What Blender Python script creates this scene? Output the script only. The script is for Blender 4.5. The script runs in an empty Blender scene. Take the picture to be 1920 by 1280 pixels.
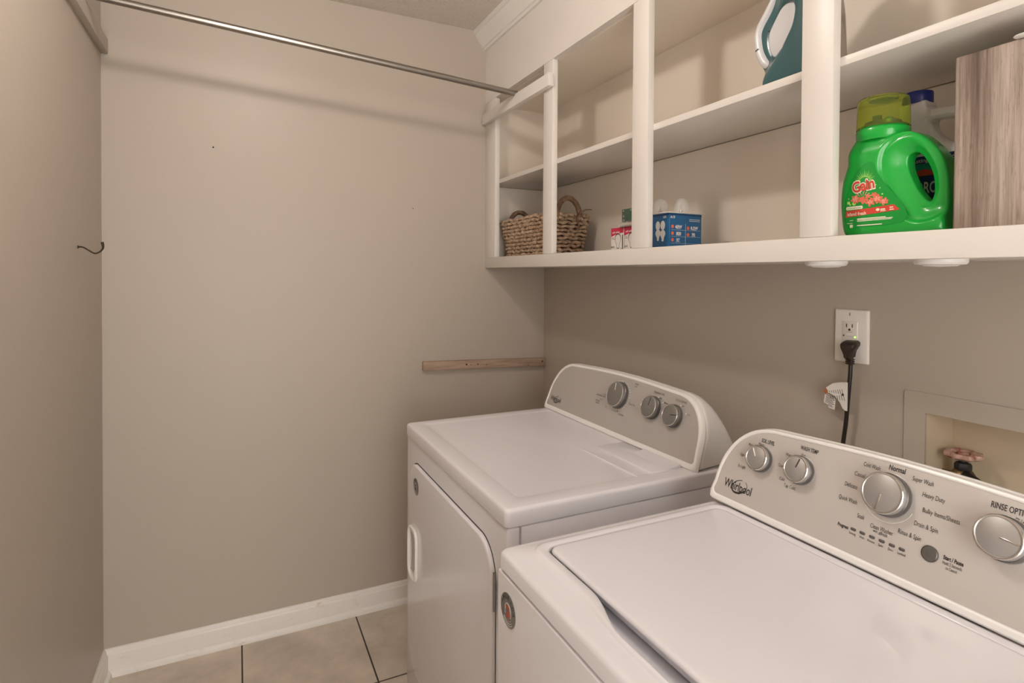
import bpy, bmesh, math, random
from math import sin, cos, pi, radians, sqrt
from mathutils import Vector, Matrix
random.seed(7)
SC = bpy.context.scene
COL = SC.collection

# ------------------------------------------------------------ camera
cam_d = bpy.data.cameras.new('camera')
cam = bpy.data.objects.new('camera', cam_d); COL.objects.link(cam); SC.camera = cam
cam_d.sensor_width = 36; cam_d.sensor_fit = 'HORIZONTAL'
cam_d.lens = 36 * 1064.34 / 1920
cam_d.shift_y = -109.37 / 1920
cam_d.clip_start = 0.02
R_ = Vector((0.89985552, -0.4361453, 0.00610928)); U_ = Vector((9.8597e-4, 0.0160399, 0.99987087)); F_ = Vector((0.43618698, 0.89973329, -0.01486361))
cam.matrix_world = Matrix(((R_.x, U_.x, -F_.x, -1.2546), (R_.y, U_.y, -F_.y, -2.2541), (R_.z, U_.z, -F_.z, 1.3556), (0, 0, 0, 1)))

# ------------------------------------------------------------ world (strong fill added to flatten the light, let in through the doorway), lights, exposure
W = bpy.data.worlds.new('world'); SC.world = W; W.use_nodes = True
W.node_tree.nodes['Background'].inputs[0].default_value = (1.0, .96, .915, 1)
W.node_tree.nodes['Background'].inputs[1].default_value = 7.0
LIGHT_POS = (-1.2, -1.15, 2.325)
ld = bpy.data.lights.new('ceiling_bulb', 'POINT'); ld.energy = 22.5; ld.color = (1, .915, .85); ld.shadow_soft_size = .065
lo = bpy.data.objects.new('ceiling_bulb', ld); COL.objects.link(lo); lo.location = LIGHT_POS
SC.view_settings.view_transform = 'Standard'; SC.view_settings.look = 'None'
SC.view_settings.exposure = 0.0; SC.view_settings.gamma = 1; SC.view_settings.use_curve_mapping = False
SC.cycles.max_bounces = 10; SC.cycles.diffuse_bounces = 6; SC.cycles.transmission_bounces = 10; SC.cycles.transparent_max_bounces = 12
SC.cycles.caustics_reflective = False; SC.cycles.caustics_refractive = False
SC.cycles.use_denoising = True

# ------------------------------------------------------------ materials
def s2l(c):
    return tuple(((v / 255) / 12.92 if v / 255 <= .04045 else ((v / 255 + .055) / 1.055) ** 2.4) for v in c)
def mat(name, rgb, rough=.5, metal=0, spec=.5, bump=None, vary=None, trans=0, ior=1.45, coat=0, emit=None, alpha=1):
    m = bpy.data.materials.new(name); m.use_nodes = True
    nt = m.node_tree; b = nt.nodes['Principled BSDF']
    col = (*rgb, 1)
    b.inputs['Base Color'].default_value = col
    b.inputs['Roughness'].default_value = rough; b.inputs['Metallic'].default_value = metal
    b.inputs['Specular IOR Level'].default_value = spec
    b.inputs['Transmission Weight'].default_value = trans; b.inputs['IOR'].default_value = ior
    b.inputs['Coat Weight'].default_value = coat; b.inputs['Alpha'].default_value = alpha
    if emit:
        b.inputs['Emission Color'].default_value = (*emit[0], 1); b.inputs['Emission Strength'].default_value = emit[1]
    tc = nt.nodes.new('ShaderNodeTexCoord')
    if bump:
        sc, st, dist, det = bump
        n = nt.nodes.new('ShaderNodeTexNoise'); n.inputs['Scale'].default_value = sc; n.inputs['Detail'].default_value = det
        nt.links.new(tc.outputs['Object'], n.inputs['Vector'])
        bp = nt.nodes.new('ShaderNodeBump'); bp.inputs['Strength'].default_value = st; bp.inputs['Distance'].default_value = dist
        nt.links.new(n.outputs['Fac'], bp.inputs['Height']); nt.links.new(bp.outputs['Normal'], b.inputs['Normal'])
    if vary:
        sc, amt = vary
        n = nt.nodes.new('ShaderNodeTexNoise'); n.inputs['Scale'].default_value = sc; n.inputs['Detail'].default_value = 4
        nt.links.new(tc.outputs['Object'], n.inputs['Vector'])
        mx = nt.nodes.new('ShaderNodeMix'); mx.data_type = 'RGBA'
        mx.inputs[6].default_value = tuple(c * (1 - amt) for c in rgb) + (1,); mx.inputs[7].default_value = tuple(min(1, c * (1 + amt)) for c in rgb) + (1,)
        nt.links.new(n.outputs['Fac'], mx.inputs[0]); nt.links.new(mx.outputs[2], b.inputs['Base Color'])
    return m
def ramp_mat(name, stops, scale, mapping=(1, 1, 1), rough=.6, detail=6, bump=.1, dist=.001, wave=False):
    m = bpy.data.materials.new(name); m.use_nodes = True
    nt = m.node_tree; b = nt.nodes['Principled BSDF']; b.inputs['Roughness'].default_value = rough
    tc = nt.nodes.new('ShaderNodeTexCoord'); mp = nt.nodes.new('ShaderNodeMapping'); mp.inputs['Scale'].default_value = mapping
    nt.links.new(tc.outputs['Object'], mp.inputs['Vector'])
    n = nt.nodes.new('ShaderNodeTexNoise'); n.inputs['Scale'].default_value = scale; n.inputs['Detail'].default_value = detail; n.inputs['Roughness'].default_value = .62
    nt.links.new(mp.outputs['Vector'], n.inputs['Vector'])
    r = nt.nodes.new('ShaderNodeValToRGB'); cr = r.color_ramp
    cr.elements[0].position = stops[0][0]; cr.elements[0].color = (*stops[0][1], 1)
    cr.elements[1].position = stops[-1][0]; cr.elements[1].color = (*stops[-1][1], 1)
    for p, c in stops[1:-1]:
        e = cr.elements.new(p); e.color = (*c, 1)
    nt.links.new(n.outputs['Fac'], r.inputs['Fac']); nt.links.new(r.outputs['Color'], b.inputs['Base Color'])
    bp = nt.nodes.new('ShaderNodeBump'); bp.inputs['Strength'].default_value = bump; bp.inputs['Distance'].default_value = dist
    nt.links.new(n.outputs['Fac'], bp.inputs['Height']); nt.links.new(bp.outputs['Normal'], b.inputs['Normal'])
    return m

M = {}
M['wall'] = mat('wall_paint', (.44, .385, .325), .42, bump=(55, .12, .003, 3), vary=(1.3, .02), spec=.4)
M['cab'] = mat('cabinet_paint', (.715, .675, .63), .38, bump=(120, .22, .0012, 3), vary=(9, .03))
M['cab_in'] = mat('cabinet_inside_paint', (.74, .67, .585), .5, bump=(90, .15, .001, 3), vary=(4, .05))
M['trim'] = mat('trim_paint', (.74, .715, .675), .35, bump=(60, .1, .001, 3))
M['ceil'] = mat('popcorn_ceiling', (.70, .64, .57), .9, bump=(150, .9, .010, 2), vary=(150, .12))
M['enamel'] = mat('white_enamel', (.735, .722, .755), .2, bump=(260, .03, .0006, 2), coat=.25)
M['enamel_top'] = mat('white_enamel_top', (.735, .722, .755), .22, bump=(260, .03, .0006, 2), coat=.35)
M['plastic'] = mat('white_plastic', (.78, .765, .75), .3)
M['gap'] = mat('seam_shadow_gap', (.06, .055, .05), .8)
M['fascia'] = mat('silver_fascia_lit', (.62, .585, .56), .34, metal=.35)  # washer copy of the silver, paler to paint in reflected light
M['fascia_d'] = mat('silver_fascia_unlit', (.50, .475, .455), .36, metal=.35)  # dryer copy of the same silver, darker, without that reflected light
M['chrome'] = mat('brushed_chrome', (.66, .63, .60), .22, metal=1)
M['knob'] = mat('knob_silver', (.40, .385, .37), .42, metal=.55, bump=(400, .03, .0004, 2))
M['knob_d'] = mat('knob_grey', (.27, .26, .25), .36, metal=.6)
M['knob_skirt'] = mat('knob_dark_skirt', (.13, .12, .115), .35, metal=.5)
M['ink'] = mat('dark_print', (.035, .03, .03), .6)
M['ink_g'] = mat('grey_print', (.045, .04, .038), .6)
M['wprint'] = mat('white_print', (.8, .78, .75), .6)
M['rod'] = mat('galvanised_rod', (.34, .315, .285), .3, metal=1, bump=(200, .05, .0005, 2))
M['bronze'] = mat('oil_rubbed_bronze', (.035, .022, .014), .38, metal=.5)
M['woodstrip'] = ramp_mat('bare_pine', [(.3, (.27, .17, .115)), (.5, (.37, .26, .19)), (.75, (.44, .33, .25))], 9, (1, 1, 12), .7)
M['hole'] = mat('dark_hole', (.015, .012, .01), .9)
M['dirt'] = mat('scuff_mark', (.33, .28, .22), .7)
M['woodgrain'] = ramp_mat('weathered_wood_print', [(.30, (.10, .068, .05)), (.43, (.25, .185, .15)), (.55, (.42, .345, .30)), (.72, (.52, .45, .41))], 11, (1, 2.0, .10), .6, 12, .2)
M['wicker'] = ramp_mat('dried_hyacinth', [(.3, (.17, .095, .055)), (.5, (.38, .26, .17)), (.72, (.56, .43, .31))], 60, (1, 1, 1), .65, 4, .5, .002)
M['wicker_d'] = ramp_mat('dark_hyacinth', [(.3, (.07, .035, .018)), (.55, (.20, .115, .06)), (.8, (.33, .21, .13))], 60, (1, 1, 1), .6, 4, .5, .002)
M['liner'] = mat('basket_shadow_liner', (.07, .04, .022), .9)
M['green'] = mat('green_plastic', (.010, .375, .046), .26, coat=.3)
M['green_lab'] = mat('green_label', (.008, .30, .04), .35)
M['green_pale'] = mat('lime_print', (.45, .75, .16), .5)
M['cap_green'] = mat('clear_green_cap', (.86, .97, .28), .06, trans=.92, ior=1.12)
M['redp'] = mat('red_print', (.62, .06, .035), .45)
M['coral'] = mat('coral_print', (.72, .16, .09), .45)
M['pink'] = mat('pink_print', (.80, .36, .30), .45)
M['cream'] = mat('cream_print', (.86, .82, .66), .45)
M['hdpe'] = mat('white_bottle_plastic', (.80, .785, .77), .3, bump=(60, .05, .001, 2))
M['navy'] = mat('navy_plastic', (.02, .03, .20), .3)
M['navy_p'] = mat('navy_print', (.018, .04, .13), .45)
M['teal_lab'] = mat('teal_label', (.02, .30, .22), .45)
M['teal'] = mat('teal_plastic', (.042, .11, .12), .25, coat=.2)
M['iron_w'] = mat('white_gloss_plastic', (.68, .68, .70), .25)
M['blue_box'] = mat('blue_card', (.015, .115, .27), .35)
M['blue_dk'] = mat('dark_blue_card', (.008, .03, .09), .4)
M['white_card'] = mat('white_card', (.74, .71, .67), .5)
M['crimson'] = mat('crimson_card', (.50, .015, .06), .45)
M['dgreen'] = mat('dark_green_card', (.05, .095, .062), .5)
M['dome'] = mat('clear_bulb_glass', (.80, .80, .78), .05, alpha=.15, spec=1.0)
M['clear'] = mat('clear_plastic', (.95, .95, .95), .05, trans=1, ior=1.12)
M['plate'] = mat('outlet_plastic', (.78, .75, .71), .3)
M['slot'] = mat('outlet_slot', (.03, .025, .02), .7)
M['start'] = mat('start_button_grey', (.13, .12, .11), .35, metal=.3)
M['led'] = mat('green_led', (.2, .8, .1), .4, emit=((.35, 1, .08), 2.5))
M['cord'] = mat('black_cord', (.015, .011, .009), .38)
M['plug'] = mat('brown_black_plug', (.03, .018, .013), .38)
M['paper'] = mat('paper_tag', (.70, .68, .64), .7)
M['rust'] = mat('orange_brown_print', (.36, .13, .05), .6)
M['box_in'] = mat('yellowed_box_paint', (.60, .50, .36), .6, vary=(14, .10), bump=(30, .1, .002, 3))
M['brass'] = mat('aged_brass', (.20, .145, .07), .42, metal=.8, vary=(60, .3))
M['valve_red'] = ramp_mat('chipped_red_enamel', [(.36, (.30, .03, .035)), (.47, (.42, .24, .19)), (.75, (.55, .42, .35))], 60, (1, 1, 1), .35)
M['black'] = mat('black_rubber', (.012, .012, .012), .45)
M['badge'] = mat('badge_grey', (.19, .175, .16), .35, metal=.4)
M['badge_l'] = mat('badge_light', (.55, .53, .50), .4)
M['badge_r'] = mat('badge_red', (.42, .075, .04), .45)
M['hinge'] = mat('steel_hinge', (.30, .29, .27), .35, metal=1)
M['pocket_shade'] = mat('pocket_shade_grey', (.45, .44, .45), .4)  # flat grey that paints the shade inside the dryer handle

# tiles: the pattern lives in the floor's own material
def tile_material():
    m = bpy.data.materials.new('floor_tile'); m.use_nodes = True
    nt = m.node_tree; b = nt.nodes['Principled BSDF']; b.inputs['Roughness'].default_value = .42
    tc = nt.nodes.new('ShaderNodeTexCoord'); mp = nt.nodes.new('ShaderNodeMapping')
    mp.inputs['Location'].default_value = (.8375 + .002, .417 + .002, 0)
    nt.links.new(tc.outputs['Object'], mp.inputs['Vector'])
    br = nt.nodes.new('ShaderNodeTexBrick'); br.offset = 0; br.squash = 1
    br.inputs['Scale'].default_value = 1; br.inputs['Brick Width'].default_value = .4; br.inputs['Row Height'].default_value = .4
    br.inputs['Mortar Size'].default_value = .0028; br.inputs['Mortar Smooth'].default_value = .1
    br.inputs['Color1'].default_value = (.61, .54, .465, 1); br.inputs['Color2'].default_value = (.65, .58, .50, 1)
    br.inputs['Mortar'].default_value = (.035, .022, .014, 1)
    nt.links.new(mp.outputs['Vector'], br.inputs['Vector'])
    n = nt.nodes.new('ShaderNodeTexNoise'); n.inputs['Scale'].default_value = 7; n.inputs['Detail'].default_value = 7; n.inputs['Roughness'].default_value = .65
    nt.links.new(tc.outputs['Object'], n.inputs['Vector'])
    r = nt.nodes.new('ShaderNodeValToRGB'); r.color_ramp.elements[0].position = .3; r.color_ramp.elements[0].color = (.74, .72, .70, 1)
    r.color_ramp.elements[1].position = .65; r.color_ramp.elements[1].color = (1.05, 1.04, 1.02, 1)
    nt.links.new(n.outputs['Fac'], r.inputs['Fac'])
    mx = nt.nodes.new('ShaderNodeMix'); mx.data_type = 'RGBA'; mx.blend_type = 'MULTIPLY'; mx.inputs[0].default_value = 1
    nt.links.new(br.outputs['Color'], mx.inputs[6]); nt.links.new(r.outputs['Color'], mx.inputs[7])
    nt.links.new(mx.outputs[2], b.inputs['Base Color'])
    bp = nt.nodes.new('ShaderNodeBump'); bp.inputs['Strength'].default_value = .5; bp.inputs['Distance'].default_value = .002; bp.invert = True
    nt.links.new(br.outputs['Fac'], bp.inputs['Height']); nt.links.new(bp.outputs['Normal'], b.inputs['Normal'])
    return m
M['tile'] = tile_material()
def wood_print():          # printed barn-wood: broad vertical streaks, fine grain, dark flecks
    m = bpy.data.materials['weathered_wood_print']; nt = m.node_tree; b = nt.nodes['Principled BSDF']
    src = b.inputs['Base Color'].links[0].from_socket
    tc = nt.nodes.new('ShaderNodeTexCoord')
    def streak(sc, mp_s, p0, c0, p1, c1, det=6):
        mp = nt.nodes.new('ShaderNodeMapping'); mp.inputs['Scale'].default_value = mp_s; nt.links.new(tc.outputs['Object'], mp.inputs['Vector'])
        n = nt.nodes.new('ShaderNodeTexNoise'); n.inputs['Scale'].default_value = sc; n.inputs['Detail'].default_value = det; n.inputs['Roughness'].default_value = .7; nt.links.new(mp.outputs['Vector'], n.inputs['Vector'])
        r = nt.nodes.new('ShaderNodeValToRGB'); r.color_ramp.elements[0].position = p0; r.color_ramp.elements[0].color = (*c0, 1); r.color_ramp.elements[1].position = p1; r.color_ramp.elements[1].color = (*c1, 1)
        nt.links.new(n.outputs['Fac'], r.inputs['Fac']); return r.outputs['Color']
    def mul(a_, b_, f=1):
        mx = nt.nodes.new('ShaderNodeMix'); mx.data_type = 'RGBA'; mx.blend_type = 'MULTIPLY'; mx.inputs[0].default_value = f
        nt.links.new(a_, mx.inputs[6]); nt.links.new(b_, mx.inputs[7]); return mx.outputs[2]
    c = mul(src, streak(70, (1, 2.6, .09), .38, (.66, .62, .58), .60, (1.06, 1.05, 1.04)))
    c = mul(c, streak(150, (1, 2.0, .22), .36, (.42, .36, .31), .44, (1, 1, 1), 8), .4)
    nt.links.new(c, b.inputs['Base Color'])
wood_print()
def base_material():       # white baseboard paint with scuffs and worn stains near the floor
    m = ramp_mat('scuffed_baseboard_paint', [(.25, (.52, .43, .34)), (.33, (.69, .64, .58)), (.41, (.74, .71, .67))], 16, (1, 1, 2.2), .4, 7, .08)
    return m
M['base'] = base_material()

# ------------------------------------------------------------ mesh helpers
def new(): return bmesh.new()
def finish(bm, name, m, parent=None, smooth=40, mats=None):
    bmesh.ops.recalc_face_normals(bm, faces=bm.faces[:])
    me = bpy.data.meshes.new(name); bm.to_mesh(me); bm.free()
    for mm in (mats or [m]): me.materials.append(mm)
    if smooth:
        me.polygons.foreach_set('use_smooth', [True] * len(me.polygons))
        me.set_sharp_from_angle(angle=radians(smooth))
    o = bpy.data.objects.new(name, me); COL.objects.link(o)
    if parent:
        o.parent = parent
        r = parent
        while r.parent: r = r.parent
        o.matrix_parent_inverse = Matrix.Translation(Vector(r.location)).inverted() if parent is r else Matrix.Identity(4)
    return o
def imprint(o, bm, m):
    """printed pattern joined into the mesh of the part that carries it"""
    b0 = bmesh.new(); b0.from_mesh(o.data); n0 = len(o.data.materials); o.data.materials.append(m)
    vs = {v: b0.verts.new(v.co) for v in bm.verts}
    for f in bm.faces:
        try: nf = b0.faces.new([vs[v] for v in f.verts]); nf.material_index = n0; nf.smooth = False
        except ValueError: pass
    bm.free(); b0.to_mesh(o.data); b0.free()
def tag(o, label, cat, group=None):
    o['label'] = label; o['category'] = cat
    if group: o['group'] = group
    return o
def struct(o, label=None):
    o['kind'] = 'structure'
    return o
def thing(name, label, cat, loc, group=None):
    e = bpy.data.objects.new(name, None); COL.objects.link(e); e.location = loc; e.empty_display_size = .05
    return tag(e, label, cat, group)
def box(bm, x0, x1, y0, y1, z0, z1, bev=0, seg=2, Mx=None):
    g = bmesh.ops.create_cube(bm, size=1)
    vs = g['verts']
    for v in vs:
        v.co = Vector(((x0 + x1) / 2 + v.co.x * (x1 - x0), (y0 + y1) / 2 + v.co.y * (y1 - y0), (z0 + z1) / 2 + v.co.z * (z1 - z0)))
    if bev:
        es = list({e for v in vs for e in v.link_edges})
        r = bmesh.ops.bevel(bm, geom=es, offset=bev, segments=seg, profile=.5, affect='EDGES')
        vs = list({v for f in r['faces'] for v in f.verts} | {v for v in vs if v.is_valid})
    if Mx is not None:
        for v in vs: v.co = Mx @ v.co
    return vs
def loft(bm, rings, cap0=True, cap1=True, closed=True, mi=0):
    vr = [[bm.verts.new(p) for p in r] for r in rings]
    n = len(vr[0])
    for a, b in zip(vr, vr[1:]):
        for i in range(n if closed else n - 1):
            j = (i + 1) % n
            f = bm.faces.new((a[i], a[j], b[j], b[i])); f.material_index = mi
    if cap0: bm.faces.new(list(reversed(vr[0]))).material_index = mi
    if cap1: bm.faces.new(vr[-1]).material_index = mi
    return vr
def rrect(x0, x1, y0, y1, r, z=0, n=6):
    pts = []
    for cx, cy, a0 in ((x1 - r, y1 - r, 0), (x0 + r, y1 - r, 90), (x0 + r, y0 + r, 180), (x1 - r, y0 + r, 270)):
        for i in range(n + 1):
            a = radians(a0 + 90 * i / n); pts.append((cx + r * cos(a), cy + r * sin(a), z))
    return pts
def frame(p0, ax, ay, az):
    ax, ay, az = Vector(ax), Vector(ay), Vector(az)
    return Matrix(((ax.x, ay.x, az.x, p0[0]), (ax.y, ay.y, az.y, p0[1]), (ax.z, ay.z, az.z, p0[2]), (0, 0, 0, 1)))
def lathe(bm, prof, Mx=None, seg=32, cap0=True, cap1=True, mi=0):
    Mx = Mx or Matrix.Identity(4)
    rings = [[Mx @ Vector((r * cos(2 * pi * i / seg), r * sin(2 * pi * i / seg), z)) for i in range(seg)] for r, z in prof]
    return loft(bm, rings, cap0, cap1, mi=mi)
def catmull(P, n=8, closed=False):
    P = [Vector(p) for p in P]; out = []
    N = len(P); rng = range(N) if closed else range(N - 1)
    for i in rng:
        if closed: a, b, c, d = P[(i - 1) % N], P[i], P[(i + 1) % N], P[(i + 2) % N]
        else: a, b, c, d = P[max(i - 1, 0)], P[i], P[i + 1], P[min(i + 2, N - 1)]
        for k in range(n):
            t = k / n
            out.append(.5 * ((2 * b) + (-a + c) * t + (2 * a - 5 * b + 4 * c - d) * t * t + (-a + 3 * b - 3 * c + d) * t ** 3))
    if not closed: out.append(P[-1])
    return out
def tube(bm, pts, r, seg=12, caps=True, closed=False, mi=0):
    pts = [Vector(p) for p in pts]; n = len(pts)
    rr = r if callable(r) else (lambda t: r)
    up = None; rings = []
    for i in range(n):
        if closed: t = (pts[(i + 1) % n] - pts[(i - 1) % n])
        else: t = pts[min(i + 1, n - 1)] - pts[max(i - 1, 0)]
        t.normalize()
        if up is None:
            up = t.cross(Vector((0, 0, 1)))
            if up.length < .1: up = t.cross(Vector((0, 1, 0)))
            up.normalize()
        else:
            up = (up - t * up.dot(t)).normalized()
        w = t.cross(up)
        R = rr(i / (n - 1))
        rings.append([pts[i] + (up * cos(2 * pi * k / seg) + w * sin(2 * pi * k / seg)) * R for k in range(seg)])
    if closed: rings.append(rings[0]); caps = False
    loft(bm, rings, caps, caps, mi=mi)
def extrude_poly(bm, pts, Mx, d0, d1, mi=0):
    """flat polygon (u, v) in the frame Mx given thickness d0..d1"""
    loft(bm, [[Mx @ Vector((u, v, d0)) for u, v in pts], [Mx @ Vector((u, v, d1)) for u, v in pts]], mi=mi)
def ell(cx, cy, a, b, n=24, rot=0):
    return [(cx + a * cos(2 * pi * i / n) * cos(rot) - b * sin(2 * pi * i / n) * sin(rot), cy + a * cos(2 * pi * i / n) * sin(rot) + b * sin(2 * pi * i / n) * cos(rot)) for i in range(n)]
def eval_to_bm(bm, o, Mx, mi=0):
    dg = bpy.context.evaluated_depsgraph_get(); dg.update()
    me = bpy.data.meshes.new_from_object(o.evaluated_get(dg))
    vs = [bm.verts.new(Mx @ v.co) for v in me.vertices]
    for p in me.polygons:
        try: bm.faces.new([vs[i] for i in p.vertices]).material_index = mi
        except ValueError: pass
    bpy.data.meshes.remove(me)
def text(bm, s, cx, cy, h, Mx, width=None, align='C', depth=.0003, rot=0, mi=0, bold=0, shear=0):
    """lettering of cap height h, at (cx, cy) in the frame Mx; width squeezes it to the measured width"""
    c = bpy.data.curves.new('letters', 'FONT'); c.body = s; c.size = 1; c.extrude = 0; c.align_x = 'LEFT'; c.resolution_u = 3; c.offset = bold; c.shear = shear
    o = bpy.data.objects.new('letters', c); COL.objects.link(o)
    dg = bpy.context.evaluated_depsgraph_get(); dg.update()
    me = bpy.data.meshes.new_from_object(o.evaluated_get(dg))
    if len(me.vertices):
        xs = [v.co.x for v in me.vertices]; x0, x1 = min(xs), max(xs)
        k = h / .69; kx = (width / (x1 - x0)) if width else k
        off = {'C': (x0 + x1) / 2, 'L': x0, 'R': x1}[align]
        T = Mx @ Matrix.Translation((cx, cy, 0)) @ Matrix.Rotation(rot, 4, 'Z')
        lo_ = [bm.verts.new(T @ Vector(((v.co.x - off) * kx, v.co.y * k - h / 2, depth))) for v in me.vertices]
        for p in me.polygons:
            try: bm.faces.new([lo_[i] for i in p.vertices]).material_index = mi
            except ValueError: pass
    bpy.data.meshes.remove(me); bpy.data.objects.remove(o); bpy.data.curves.remove(c)
def curve_solid(loops, half, bev, bevres=3, voxel=None):
    """closed 2-D outlines (first outer, others holes) thickened with rounded rims -> bmesh in (u, v, depth)"""
    c = bpy.data.curves.new('outline', 'CURVE'); c.dimensions = '2D'; c.fill_mode = 'BOTH'; c.extrude = max(half - bev, 0); c.bevel_depth = bev; c.bevel_resolution = bevres; c.offset = -bev
    for L in loops:
        s = c.splines.new('POLY'); s.points.add(len(L) - 1); s.use_cyclic_u = True
        for i, p in enumerate(L): s.points[i].co = (p[0], p[1], 0, 1)
    o = bpy.data.objects.new('outline', c); COL.objects.link(o)
    bm = new(); eval_to_bm(bm, o, Matrix.Identity(4))
    bpy.data.objects.remove(o); bpy.data.curves.remove(c)
    bmesh.ops.remove_doubles(bm, verts=bm.verts[:], dist=1e-5)
    if voxel:
        me = bpy.data.meshes.new('tmp'); bm.to_mesh(me); bm.free()
        t = bpy.data.objects.new('tmp', me); COL.objects.link(t)
        md = t.modifiers.new('r', 'REMESH'); md.mode = 'VOXEL'; md.voxel_size = voxel
        m2 = t.modifiers.new('s', 'SMOOTH'); m2.iterations = 4
        bm = new(); eval_to_bm(bm, t, Matrix.Identity(4))
        bpy.data.objects.remove(t); bpy.data.meshes.remove(me)
    return bm
def sstep(a, b, x):
    t = max(0, min(1, (x - a) / (b - a))); return t * t * (3 - 2 * t)
def dist_poly(p, L):
    best = 9
    for i in range(len(L)):
        a = L[i]; b = L[(i + 1) % len(L)]
        dx, dy = b[0] - a[0], b[1] - a[1]
        t = max(0, min(1, ((p[0] - a[0]) * dx + (p[1] - a[1]) * dy) / (dx * dx + dy * dy + 1e-12)))
        best = min(best, math.hypot(p[0] - a[0] - t * dx, p[1] - a[1] - t * dy))
    return best

FZ = .025; XL = -1.6517; H = 2.39; NY = -3.15     # floor height, left wall, ceiling, near wall
XF = -.292                                        # cabinet face

# ------------------------------------------------------------ the room shell
bm = new(); box(bm, XL - .1, .12, 0, .1, -.08, H + .08); struct(finish(bm, 'wall_back', M['wall'], smooth=0))
bm = new(); box(bm, XL - .1, XL, NY, 0, -.08, H + .08); struct(finish(bm, 'wall_left', M['wall'], smooth=0))
# right wall with the recess for the washer hook-ups cut out of it
bm = new()
RY0, RY1, RZ0, RZ1, RD = -1.905, -1.587, .865, 1.0845, .097
box(bm, 0, .12, RY1, 0, -.08, H + .08); box(bm, 0, .12, NY, RY0, -.08, H + .08)
box(bm, 0, .12, RY0, RY1, -.08, RZ0); box(bm, 0, .12, RY0, RY1, RZ1, H + .08)
struct(finish(bm, 'wall_right', M['wall'], smooth=0))
bm = new()                                        # near wall, unseen; wide opening added to let the world fill in
box(bm, XL, -1.62, NY - .1, NY, FZ, H); box(bm, -.68, .0, NY - .1, NY, FZ, H); box(bm, -1.62, -.68, NY - .1, NY, 2.1, H)
struct(finish(bm, 'wall_front', M['wall'], smooth=0))
bm = new(); box(bm, XL - .1, .12, NY - .6, .1, FZ - .08, FZ); struct(finish(bm, 'floor', M['tile'], smooth=0))
bm = new(); box(bm, XL - .1, .12, NY, .1, H, H + .08); struct(finish(bm, 'ceiling', M['ceil'], smooth=0))
bm = new(); box(bm, XF - .0006, 0, NY, 0, 2.087, H); struct(finish(bm, 'wall_soffit', M['cab'], smooth=0))
# crown moulding on the soffit
prof = [(XF, 2.312), (XF - .010, 2.312), (XF - .012, 2.322), (XF - .018, 2.324), (XF - .020, 2.330), (XF - .028, 2.340), (XF - .040, 2.352), (XF - .047, 2.364), (XF - .049, 2.372), (XF - .056, 2.374), (XF - .058, 2.39), (XF, 2.39)]
bm = new(); loft(bm, [[(x, NY, z) for x, z in prof], [(x, 0, z) for x, z in prof]]); struct(finish(bm, 'trim_1', M['trim'], smooth=25))
# baseboards with shoe moulding
bp_ = [(0, .1115), (.004, .1115), (.008, .108), (.010, .102), (.010, .098), (.014, .094), (.015, .088), (.015, .046), (.020, .045), (.025, .041), (.027, .035), (.027, FZ), (0, FZ)]
bm = new(); loft(bm, [[(XL + .001 * 0 + 0, -d, z) for d, z in bp_], [(-.0, -d, z) for d, z in bp_]]); struct(finish(bm, 'baseboard_back', M['base'], smooth=25))
bm = new(); loft(bm, [[(XL + d, -d * 1.0, z) for d, z in bp_], [(XL + d, NY, z) for d, z in bp_]]); struct(finish(bm, 'baseboard_left', M['base'], smooth=25))

# small nail holes and a hairline in the far wall
for x, z, r in ((-1.3285, 1.7955, .0028), (-.6107, 1.6215, .002)):
    bm = new(); lathe(bm, [(r, 0), (r, .0006)], frame((x, -.0001, z), (1, 0, 0), (0, 0, 1), (0, -1, 0)), 10)
    tag(finish(bm, 'nail_hole', M['hole']), 'tiny nail hole in far wall, %s' % ('under the rod shadow on the left' if x < -1 else 'left of the open cabinet'), 'nail hole', 'nail holes in the far wall')

# ceiling light (above the frame): white base and glowing bulb
t = thing('ceiling_light', 'white round flush ceiling lamp holder above the laundry appliances', 'ceiling light', (LIGHT_POS[0], LIGHT_POS[1], H))
bm = new(); lathe(bm, [(.075, H), (.075, H - .02), (.05, H - .035), (.032, H - .04)], Matrix.Translation((LIGHT_POS[0], LIGHT_POS[1], 0)), 32)
finish(bm, 'lamp_holder', M['plastic'], t)

# ------------------------------------------------------------ open wall cabinet
cb = thing('wall_cabinet', 'off-white open-front wall cabinet with one middle shelf mounted under the soffit', 'cabinet', (XF, -1.5, 1.384))
SH0, SH1 = 1.735, 1.752
bm = new(); box(bm, XF + .02, 0, NY, 0, 1.386, 1.4265, .001); finish(bm, 'bottom_panel', M['cab'], cb)
bm = new(); box(bm, XF + .022, 0, NY, 0, 2.0815, 2.087); finish(bm, 'top_panel', M['cab_in'], cb)
bm = new(); box(bm, -.005, 0, NY, -.006, 1.4265, SH0 - .0015); box(bm, -.005, 0, NY, -.006, SH1, 2.0815); finish(bm, 'back_panel', M['cab_in'], cb, smooth=0)
bm = new(); box(bm, XF + .02, 0, -.006, 0, 1.4265, SH0 - .0015); box(bm, XF + .02, 0, -.006, 0, SH1, 2.0815); finish(bm, 'side_panel', M['cab_in'], cb, smooth=0)
bm = new(); box(bm, XF + .0195, -.0055, NY, -.001, SH0, SH1, .0015); finish(bm, 'shelf', M['cab'], cb)
bm = new(); box(bm, XF, XF + .02, NY, 0, 1.384, 1.4285, .0018); finish(bm, 'bottom_rail', M['cab'], cb)
for ya, yb, x1 in ((-.104, 0, XF + .0197), (-.576, -.513, XF + .0197), (-1.073, -1.009, XF + .0197), (-1.584, -1.520, XF + .0197), (-2.11, -2.045, XF + .0197), (-2.62, -2.555, XF + .0197)):
    bm = new(); box(bm, XF - .0006, x1, ya, yb, 1.4285, 2.0868, .0015); finish(bm, 'stile', M['cab'], cb)

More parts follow.
